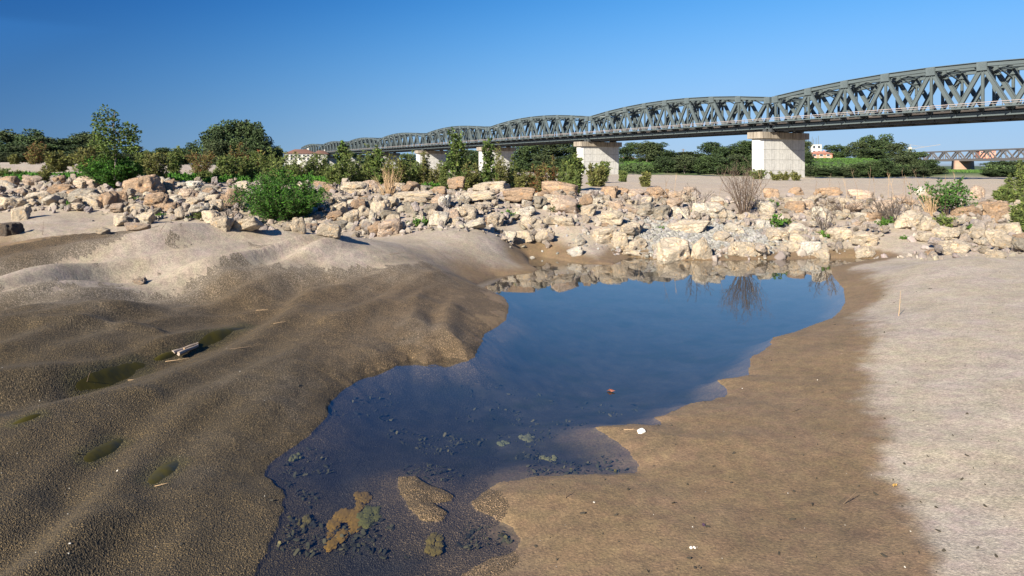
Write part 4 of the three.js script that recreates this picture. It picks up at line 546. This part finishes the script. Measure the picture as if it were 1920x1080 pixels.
function makeSpan() {
  const s = new THREE.Group(); s.name = 'truss_span';
  const N = 8, X0 = 0.75, DX = (STEP - 2 * X0) / N, top = (t) => 13.85 - 1.45 * (2 * t - 1) ** 2, n = Array.from({ length: N + 1 }, (_, i) => [X0 + i * DX, top(i / N)]), YB = 8.1;
  for (const z of [0, 2.45, TW]) {
    for (let i = 0; i < N; i++) {
      const [x, y] = n[i], [x2, y2] = n[i + 1], m = x + DX / 2;
      part(s, 'top_chord', bar(V(x - 0.02, y, z), V(x2 + 0.02, y2, z), 0.5, 0.55), steel);
      part(s, 'diagonal', bar(V(x, y - 0.2, z), V(m, YB + 0.3, z), 0.3, 0.5), steel); part(s, 'diagonal', bar(V(m, YB + 0.3, z), V(x2, y2 - 0.2, z), 0.3, 0.5), steel);
    }
    for (let i = 0; i <= N; i++) { const [x, y] = n[i]; part(s, 'post', bar(V(x, YB + 0.2, z), V(x, y - 0.2, z), 0.22, 0.3), steel); part(s, 'gusset_plate', box(x - 0.55, x + 0.55, y - 0.75, y + 0.22, z - 0.27, z + 0.27), steel); }
    part(s, 'bottom_girder', mergeGeometries([box(0.25, STEP - 0.25, 7.8, 8.2, z - 0.16, z + 0.16), box(0.25, STEP - 0.25, 7.72, 7.82, z - 0.3, z + 0.3), ...Array.from({ length: 17 }, (_, i) => box(0.7 + i * 2.9, 0.82 + i * 2.9, 7.82, 8.18, z - 0.28, z + 0.28))]), steel);
  }
  const X = [], Y = []; for (let i = 0; i <= N; i++) { const [x, y] = n[i]; X.push(bar(V(x, y, 0.2), V(x, y, TW - 0.2), 0.3, 0.4)); if (i < N) { const [x2, y2] = n[i + 1]; Y.push(bar(V(x, y, 0.2), V(x2, y2, TW - 0.2), 0.2, 0.2, false), bar(V(x, y - 0.02, TW - 0.2), V(x2, y2 - 0.02, 0.2), 0.2, 0.2, false)); } X.push(bar(V(x, y - 1.1, 0.3), V(x, y - 0.1, TW / 2), 0.16, 0.16, false), bar(V(x, y - 0.1, TW / 2), V(x, y - 1.1, TW - 0.3), 0.16, 0.16, false)); }
  part(s, 'sway_frame', mergeGeometries(X), steel); part(s, 'wind_bracing', mergeGeometries(Y), steel);
  part(s, 'floor_beam', mergeGeometries(Array.from({ length: 17 }, (_, i) => box(0.7 + i * 2.9, 1.0 + i * 2.9, 7.42, 8.3, 0.35, TW - 0.35))), shadedSteel); part(s, 'inner_girder', mergeGeometries([box(0.3, STEP - 0.3, 7.36, 8.3, 0.5, 0.75), box(0.3, STEP - 0.3, 7.36, 8.3, TW - 0.75, TW - 0.5), box(0.3, STEP - 0.3, 8.15, 8.6, 0.4, 0.49)]), shadedSteel);  // setback strip and inner girders coloured dark for the shadow zone
  part(s, 'deck', box(0.25, STEP - 0.25, 8.3, 8.62, 0.35, TW - 0.35), ballast); part(s, 'rail', mergeGeometries([box(0.1, STEP - 0.1, 8.62, 8.8, 2.85, 2.93), box(0.1, STEP - 0.1, 8.62, 8.8, 4.3, 4.38)]), BARK.rust);
  for (const [za, zb] of [[-1.35, -0.2], [TW + 0.2, TW + 1.35]]) {
    part(s, 'walkway', box(0.05, STEP - 0.05, 8.62, 8.74, za, zb), steel); for (let i = 0; i < 17; i++) part(s, 'walkway_bracket', box(0.72 + i * 2.9, 0.8 + i * 2.9, 8.3, 8.62, za + 0.05, zb), shadedSteel);
    const zr = za < 0 ? za + 0.05 : zb - 0.05; part(s, 'handrail', mergeGeometries([box(0.02, STEP - 0.02, 9.2, 9.28, zr - 0.05, zr + 0.05), box(0.02, STEP - 0.02, 8.98, 9.03, zr - 0.03, zr + 0.03)]), steelPale); part(s, 'handrail_post', mergeGeometries(Array.from({ length: 26 }, (_, i) => box(0.5 + i * 1.88, 0.56 + i * 1.88, 8.74, 9.24, zr + 0.031, zr + 0.09))), steel);
  }
  return s;
}
{
  const span = makeSpan();
  for (let k = -2; k <= 6; k++) { const c = k === -2 ? span : span.clone(); c.position.x = k * STEP; c.name = k === -2 ? 'truss_span' : `truss_span_${String(k + 2).padStart(3, '0')}`; bridge.add(c); }
  const plan = (hx, z0, z1, ch) => { const s = new THREE.Shape(); [[-hx + ch, z0], [hx - ch, z0], [hx, z0 + ch], [hx, z1 - ch], [hx - ch, z1], [-hx + ch, z1], [-hx, z1 - ch], [-hx, z0 + ch]].forEach(([x, z], i) => s[i ? 'lineTo' : 'moveTo'](x, -z)); return s; };
  const ext = (s, y0, y1, bev) => { const g = new THREE.ExtrudeGeometry(s, { depth: y1 - y0 - 2 * bev, bevelEnabled: true, bevelSize: bev, bevelOffset: -bev, bevelThickness: bev, bevelSegments: 1 }); g.rotateX(-Math.PI / 2); g.translate(0, y0 + bev, 0); return g; };
  for (let k = -1; k <= 7; k++) {
    const p = new THREE.Group(); p.name = k === -1 ? 'pier' : `pier_${String(k + 1).padStart(3, '0')}`; p.position.set(k * STEP + 1.6, 0, 0);
    const body = plan(1.15, -1.75, 8.7, 0.5); [[-3, 1.3], [1.32, 2.9], [2.92, 4.5], [4.52, 6.18]].forEach(([a, b]) => part(p, 'concrete_lift', ext(body, a, b, 0.03), concrete));
    part(p, 'pier_cap', ext(plan(1.5, -2.15, 9.1, 0.25), 6.2, 7.22, 0.04), capMat);
    for (const [x, z] of [[-0.9, 0], [-0.9, TW], [-2.15 + 0.2, 0], [-2.15 + 0.2, TW]]) part(p, 'bearing', box(x + 0.1, x + 0.75, 7.22, 7.74, z - 0.32, z + 0.32), shadedSteel);
    bridge.add(p);
  }
  add(bridge, 'truss_bridge', 'long grey-green steel railway bridge of arched truss spans on concrete piers', 'bridge');
}
// ---------- the old lattice bridge far right ----------
const bx = (w, h, d, x, y, z) => { const g = new THREE.BoxGeometry(w, h, d); g.translate(x, y, z); return g; };
{
  const A = [229, 270], B = [236, 388], dx = B[0] - A[0], dz = B[1] - A[1], L = Math.hypot(dx, dz), o = new THREE.Group(), old = std([0.115, 0.105, 0.1], 0.7), deckM = std([0.12, 0.11, 0.1], 0.8), brick = std([0.36, 0.23, 0.17], 0.9, { map: concMap, bumpMap: concBump, bumpScale: 0.03 });
  o.position.set(A[0], 0, -A[1]); o.rotation.y = Math.atan2(dz, dx);
  const n = 11, D = L * 1.12 / n, y0 = 4.9, y1 = 9.9;
  for (const z of [0, -5.5]) {
    part(o, 'top_chord', box(-2, L * 1.12, y1 - 0.55, y1, z - 0.25, z + 0.25), old); part(o, 'bottom_chord', box(-2, L * 1.12, y0, y0 + 0.7, z - 0.25, z + 0.25), old);
    for (let i = 0; i < n; i++) { part(o, 'diagonal', bar(V(i * D, y0 + 0.3, z), V((i + 0.5) * D, y1 - 0.2, z), 0.4, 0.6, false), old); part(o, 'diagonal', bar(V((i + 0.5) * D, y1 - 0.2, z), V((i + 1) * D, y0 + 0.3, z), 0.4, 0.6, false), old); part(o, 'post', box((i + 0.5) * D - 0.15, (i + 0.5) * D + 0.15, y0 + 0.3, y1 - 0.2, z - 0.18, z + 0.18), old); }
  }
  part(o, 'wind_bracing', mergeGeometries(Array.from({ length: 2 * n }, (_, i) => bar(V(i * D / 2, y1 - 0.1, i % 2 ? 0 : -5.5), V((i + 1) * D / 2, y1 - 0.1, i % 2 ? -5.5 : 0), 0.25, 0.25, false))), old);
  part(o, 'deck', box(-2, L + 45, y0 - 0.5, y0, -5.9, 0.4), deckM); part(o, 'parapet', box(L, L + 45, y0 + 3.2, y0 + 3.5, -0.2, 0.1), old);
  const pier = (s, w) => { const g = new THREE.CylinderGeometry(w, w * 1.12, 9, 4, 3, false, Math.PI / 4); g.scale(1, 1, 1.7); g.translate(s, 0.2, -2.6); return g; };
  part(o, 'brick_pier', pier(80, 3.4), brick); part(o, 'brick_pier', pier(134, 3.4), brick); part(o, 'brick_pier', pier(10, 3.4), brick);
  add(o, 'lattice_bridge', 'old low grey lattice girder bridge on a brick pier at the far right', 'bridge');
}
// ---------- far buildings, mast, crane ----------
const glassDark = std([0.03, 0.035, 0.045], 0.15), white = std([0.48, 0.47, 0.44], 0.85, { map: concMap }), tile = std([0.15, 0.075, 0.05], 0.9), redWall = std([0.5, 0.21, 0.14], 0.9), redTile = std([0.38, 0.17, 0.11], 0.9), trim = std([0.6, 0.58, 0.55], 0.8);
function house(px, Z, yb, yt, w, depth, wallM, roofM, roofPx, rows, cols, label, arches) {
  const m = Z / F, W = w * m, y0 = EYE + (HY - yb) / F * Z, H = EYE + (HY - yt) / F * Z - y0, rh = roofPx * m, o = new THREE.Group();
  const X = (px - CX) / F * Z; o.position.set(X, y0, -Z); o.rotation.y = -Math.atan2(X, Z) * 0.6;
  part(o, 'wall', bx(W, H + 3, depth, 0, H / 2 - 1.5, -depth / 2), wallM);
  if (rh > 0) { const s = new THREE.CylinderGeometry(0.35, 1, 1, 4, 1, false, Math.PI / 4); s.scale((W + 1) / 1.414, rh, (depth + 1) / 1.414); s.translate(0, H + rh / 2, -depth / 2); const roof = part(o, 'roof', s, roofM); part(roof, 'chimney', bx(W * 0.04 + 0.3, rh * 0.7, 0.7, W * 0.22, H + rh * 0.95, -depth / 2), wallM); if (W > 14) part(roof, 'chimney', bx(W * 0.03, rh * 0.6, 0.7, -W * 0.2, H + rh * 0.95, -depth / 2), wallM); }
  for (let j = 0; j < rows; j++) for (let i = 0; i < cols; i++) { const x = ((i + 0.5) / cols - 0.5) * W * 0.94, ww = W / cols * 0.42, wh = H / rows * 0.5, y = (j + 0.52) * H / rows, arch = arches && j === 0; const f = part(o, 'window', bx(ww + 0.2, wh + 0.2, 0.1, x, y, 0.05), trim); part(f, 'pane', bx(ww, wh, 0.06, x, y, 0.1), glassDark); if (arch) { const c = new THREE.CylinderGeometry(ww / 2, ww / 2, 0.08, 14, 1, false, Math.PI / 2, Math.PI); c.rotateX(Math.PI / 2); c.rotateZ(-Math.PI / 2 * 0); c.translate(x, y + wh / 2, 0.1); part(f, 'arch', c, glassDark); } }
  return o;
}
add(house(562, 310, 302, 288, 56, 12, white, tile, 8.5, 2, 7, '', true), 'villa', 'long white villa with brown tiled roof left of the bridge end', 'house');
add(house(600, 330, 302, 289, 26, 12, white, tile, 7, 2, 3, '', false), 'villa', 'white annexe with brown roof touching the bridge end', 'house');
add(house(1540, 268, 300, 288.5, 38, 9, redWall, redTile, 5, 2, 3, '', false), 'house', 'small salmon-red house with hipped roof on the green bank', 'house');
add(house(1176, 290, 309, 297, 30, 8, std([0.6, 0.5, 0.46], 0.9), redTile, 3, 1, 3, '', false), 'house', 'pale pinkish house glimpsed between trees right of the second pier', 'house');
add(house(1852, 620, 293, 283, 26, 14, redWall, redTile, 2, 2, 5, '', false), 'house', 'small orange-red building seen through the old lattice bridge', 'building');
{ const o = house(1531, 420, 290, 271, 18, 6, white, tile, 0, 2, 2, '', false); for (const [x, h] of [[-2, 5], [0.3, 4.2], [1.6, 5.6], [-1.2, 3.6]]) part(o, 'antenna', bx(0.22, h, 0.22, x, 6.2 + h / 2, -3), steel); add(o, 'water_tower_building', 'white block with radio antennas on its roof above the trees', 'building'); }
{ const Z = 560, m = Z / F, at = (x, y) => V((x - 1707) * m, EYE + (HY - y) / F * Z, 0), o = new THREE.Group(), y = std([0.24, 0.235, 0.23], 0.7); o.position.set((1707 - CX) * m, 0, -Z);
  part(o, 'mast', bar(at(1707, 300), at(1707, 276), 0.8, 0.8, false), y); part(o, 'jib', bar(at(1704, 280), at(1763, 271), 0.45, 0.45, false), y); part(o, 'apex', bar(at(1707, 277), at(1706, 271), 0.5, 0.5, false), y); part(o, 'tie', mergeGeometries([bar(at(1706, 271.4), at(1735, 275.4), 0.3, 0.3, false)]), y); part(o, 'counterweight', bx(2.4, 2.2, 1.6, at(1705, 0).x, at(0, 278.5).y, 0.9), white);
  add(o, 'tower_crane', 'pale tower crane with raised jib behind the old bridge', 'crane'); }
{ const Z = 300, o = new THREE.Group(), h = put(1281, Z), S = 8.4; part(o, 'pole', bx(0.35, S + 2, 0.35, 0, S / 2 - 1, 0), BARK.grey); part(o, 'crossarm', bx(1.6, 0.2, 0.16, 0, S - 0.5, 0.26), BARK.grey); o.position.set(h.X, EYE + (HY - 279) / F * Z - S, -Z); add(o, 'utility_pole', 'thin utility pole above the trees between the two nearest piers', 'pole'); }
// ---------- small things on the sand and in the pool ----------
{ // driftwood: two split lengths lying together
  const h = hit(352, 656), e = hit(381, 646), L = 0.34, o = new THREE.Group();
  const log = (seed, len, rad) => { const g = new THREE.CylinderGeometry(rad, rad * 0.8, len, 9, 14); const p = g.attributes.position; for (let i = 0; i < p.count; i++) { const n = 1 + 0.5 * noise(p.getX(i) * 60 + seed, p.getY(i) * 7, p.getZ(i) * 60); p.setX(i, p.getX(i) * n); p.setZ(i, p.getZ(i) * n * 0.8); } g.rotateZ(Math.PI / 2); g.computeVertexNormals(); return g; };
  const a = part(o, 'split_log', log(1, L, 0.024), BARK.log), b = part(o, 'split_log', log(7, L * 0.9, 0.019), BARK.log), c = part(o, 'splinter', log(4, L * 0.6, 0.009), BARK.straw); a.position.set(0, 0.012, -0.025); b.position.set(-0.02, 0.008, 0.022); c.position.set(0.05, 0.026, 0); b.rotation.y = 0.1;
  o.position.copy(h.at); o.rotation.y = Math.atan2(e.Z - h.Z, e.X - h.X); add(o, 'driftwood', 'split grey driftwood lying across the green furrow on the left sand', 'driftwood');
}
function single(px, py, name, label, cat, geo, mat, sc, turn = 0, lift = 0.3) { const h = hit(px, py), m = new THREE.Mesh(geo, mat); m.scale.set(...sc); m.rotation.set(0.06, turn, 0.05); m.position.copy(h.at); m.position.y += sc[1] * lift; return add(m, name, label, cat); }
single(262, 531, 'cobble', 'rounded brown stone alone on the left dune', 'stone', BIG[3], rockMats.pink, [0.15, 0.085, 0.11], 0.3);
single(1202, 811, 'white_stone', 'white wedge-shaped stone lying by the pool\'s right shore', 'stone', SMALL[5], std([0.78, 0.74, 0.66], 0.7), [0.062, 0.034, 0.044], 0.2);
single(998, 487, 'white_stone', 'small white stone at the waterline of the far sand spit', 'stone', SMALL[2], rockMats.white, [0.12, 0.09, 0.1], 0.2);
{ // an open shell
  const h = hit(1299, 1027), o = new THREE.Group(), g = new THREE.SphereGeometry(0.012, 14, 8, 0, 6.2832, 0, 1.4); g.scale(0.7, 0.5, 1); const sm = std([0.72, 0.62, 0.5], 0.5);
  for (const s of [-1, 1]) { const q = part(o, 'shell_half', g, sm); q.position.x = s * 0.0085; q.rotation.z = -s * 0.3; } o.position.copy(h.at); add(o, 'clam_shell', 'open pair of cream shell halves on the damp foreground sand', 'shell');
}
const leafGeo = (() => { const f = new Foliage(), r = rng(5); f.leaf(0, 0, 0, V(1, 0.1, 0), 0.05, 0.03, [1, 1, 1], r); f.leaf(0.02, 0.002, 0, V(0.8, 0.15, 0.5).normalize(), 0.04, 0.025, [1, 1, 1], r); const g = f.build(); return g; })();
{ const m = new THREE.Mesh(leafGeo, std([0.35, 0.12, 0.06], 0.7, { side: THREE.DoubleSide })); const [x, z] = onFlat(1137, 734); m.position.set(x, 0.006, -z); m.scale.setScalar(1.4); add(m, 'floating_leaf', 'reddish leaf floating in the middle of the pool', 'leaf'); }
single(1676, 915, 'dry_leaf', 'curled yellow leaf on the pale right sand', 'leaf', leafGeo, std([0.4, 0.24, 0.06], 0.7, { side: THREE.DoubleSide }), [0.7, 0.7, 0.7], 1, 0.01);
single(1322, 989, 'dry_leaf', 'dark purple leaf scrap on the foreground sand', 'leaf', leafGeo, std([0.03, 0.012, 0.03], 0.7, { side: THREE.DoubleSide }), [0.5, 0.5, 0.5], 2, 0.01);
[[1685, 592, 46, 0.9, 'upright dark twig standing in the pale right sand'], [1470, 635, 40, 0.05, 'thin twig by the right shore bend'], [1480, 773, 30, 0.1, 'short curved twig on the damp right sand'], [1580, 945, 34, 0.5, 'dark broken twig stub on the foreground right sand'], [430, 655, 60, 0.02, 'long thin twig right of the driftwood'], [310, 678, 40, 0.03, 'pale straw below the driftwood'], [163, 716, 22, 0.7, 'little upright stick at the end of the long furrow puddle'], [240, 713, 20, 0.05, 'white straw bit below the long furrow puddle'], [480, 582, 24, 0.05, 'thin straw on the middle left sand'], [512, 607, 24, 0.05, 'pale straw on the middle left sand, nearer the pool'], [730, 477, 30, 0.05, 'twig on the dry crest before the rocks'], [300, 434, 20, 0.6, 'short stick on the dune crest'], [80, 440, 26, 0.95, 'upright stump twig in the sand at far left'], [290, 912, 22, 0.05, 'white reed bit in the oval puddle nearest the pool'], [1545, 628, 34, 0.04, 'flat dry root on the right sand slope'], [795, 633, 30, 0.05, 'dark root tip on the sand lobe beside the pool'], [1170, 806, 30, 0.05, 'thin dark root left of the white wedge stone'], [1060, 935, 16, 0.8, 'tiny upright stem on the foreground spit']]
  .forEach(([px, py, w, up, label], i) => { const h = hit(px, py), r = rng(600 + i), L = w * h.m, S = new Sticks(), a = r() * 0.8 - 0.4, d = V(Math.cos(a) * (1 - up), up, Math.sin(a) * (1 - up)).normalize(), k = d.clone().applyAxisAngle(V(0, 1, 0), 0.35), m1 = V(0, 0.004, 0).addScaledVector(d, L * 0.5), m2 = m1.clone().addScaledVector(k, L * 0.5); S.path([V(0, -0.01 * up + 0.002, 0), m1, m2], Math.max(0.0028, L * 0.018), 0.0015, 5); S.add(m1, m1.clone().add(V(L * 0.12, L * 0.08, -L * 0.1)), 0.002, 0.001, 4); const m = new THREE.Mesh(S.build(), /white|pale|straw/.test(label) ? BARK.straw : BARK.brown); m.position.copy(h.at); add(m, 'twig', label, 'twig', 'twigs lying on the sand'); });
// algae growing on the pool's bed
function algae(px, py, w, ht, seed, c, label) {
  const [x, z] = onFlat(px, py, -0.08), m = z / F, r = rng(seed * 31), N = 13, G = [];
  for (let k = 0; k < N; k++) {
    const o = new THREE.IcosahedronGeometry(1, 6), p = o.attributes.position, a = r() * 6.283, q = Math.sqrt(r()) * 0.75, sz = 0.2 + 0.26 * r(), ox = r() * 40; for (let i = 0; i < p.count; i++) { const d = V(p.getX(i), p.getY(i), p.getZ(i)), w = sz * (0.8 + 0.5 * fbm(d.x * 2 + ox, d.y * 2, d.z * 2, 3) + 0.3 * noise(d.x * 6, d.y * 6 + ox, d.z * 6)); p.setXYZ(i, d.x * w + Math.cos(a) * q, d.y * w, d.z * w + Math.sin(a) * q); }
    o.deleteAttribute('uv'); o.deleteAttribute('normal'); const g = mergeVertices(o, 1e-4); g.computeVertexNormals(); G.push(g);
  }
  const q = new THREE.Mesh(mergeGeometries(G), std(c, 0.95)); q.scale.set(w * m / 2, 0.03, w * m * ht / 2); q.position.set(x, ground(x, z) + 0.003, -z); add(q, 'algae_clump', label, 'algae', 'algae clumps on the bed of the pool');
}
algae(640, 1008, 84, 1.9, 1, [0.2, 0.105, 0.008], 'largest orange-yellow algae clump in the near shallows'); algae(678, 952, 50, 1.7, 2, [0.16, 0.088, 0.008], 'orange algae clump just behind the largest one'); algae(816, 1040, 54, 1.5, 3, [0.13, 0.09, 0.015], 'dark amber round algae patch right in the near shallows'); algae(690, 985, 60, 1.6, 4, [0.1, 0.09, 0.015], 'olive algae mat between the orange clumps'); algae(1030, 858, 34, 1.4, 5, [0.17, 0.15, 0.05], 'pale algae tuft near the right spit'); algae(555, 873, 24, 1.5, 6, [0.12, 0.11, 0.03], 'small olive algae tuft at the pool\'s left bulge'); algae(570, 998, 34, 1.6, 7, [0.1, 0.075, 0.015], 'brown algae clump left of the orange ones'); algae(990, 810, 36, 1.2, 8, [0.13, 0.12, 0.05], 'thin pale algae strand in the middle shallows'); algae(945, 818, 26, 1.2, 9, [0.11, 0.11, 0.045], 'pale algae strand left of the middle one');
{ // bits of weed and debris over the pool's bed
  const P = [], r = rng(97); let n = 0;
  while (n < 1500) { const px = 520 + 680 * r(), py = 700 + 370 * r() ** 0.8, [x, z] = onFlat(px, py, -0.1), sd = waterDist(x, z); if (sd > -0.04 || fbm(x * 1.6, z * 1.6, 4, 2) < 0.02) { n += 0.1; continue; } n++; const s = 0.006 + 0.018 * r() ** 2.2, k = r(); P.push([x, ground(x, z, sd) + s * 0.3, -z, s * (1 + 1.6 * r()), s * 0.35, s, r() * 0.3, r() * 6, r(), k < 0.35 ? [0.014, 0.014, 0.008] : k < 0.85 ? [0.04, 0.036, 0.014] : [0.09, 0.075, 0.03]]); }
  instanced(PEB, pebMat, P, 'bed_debris', 'dark weed bits and silt lumps over the pool bed', 'debris', true);
}
renderer.render(scene, camera);
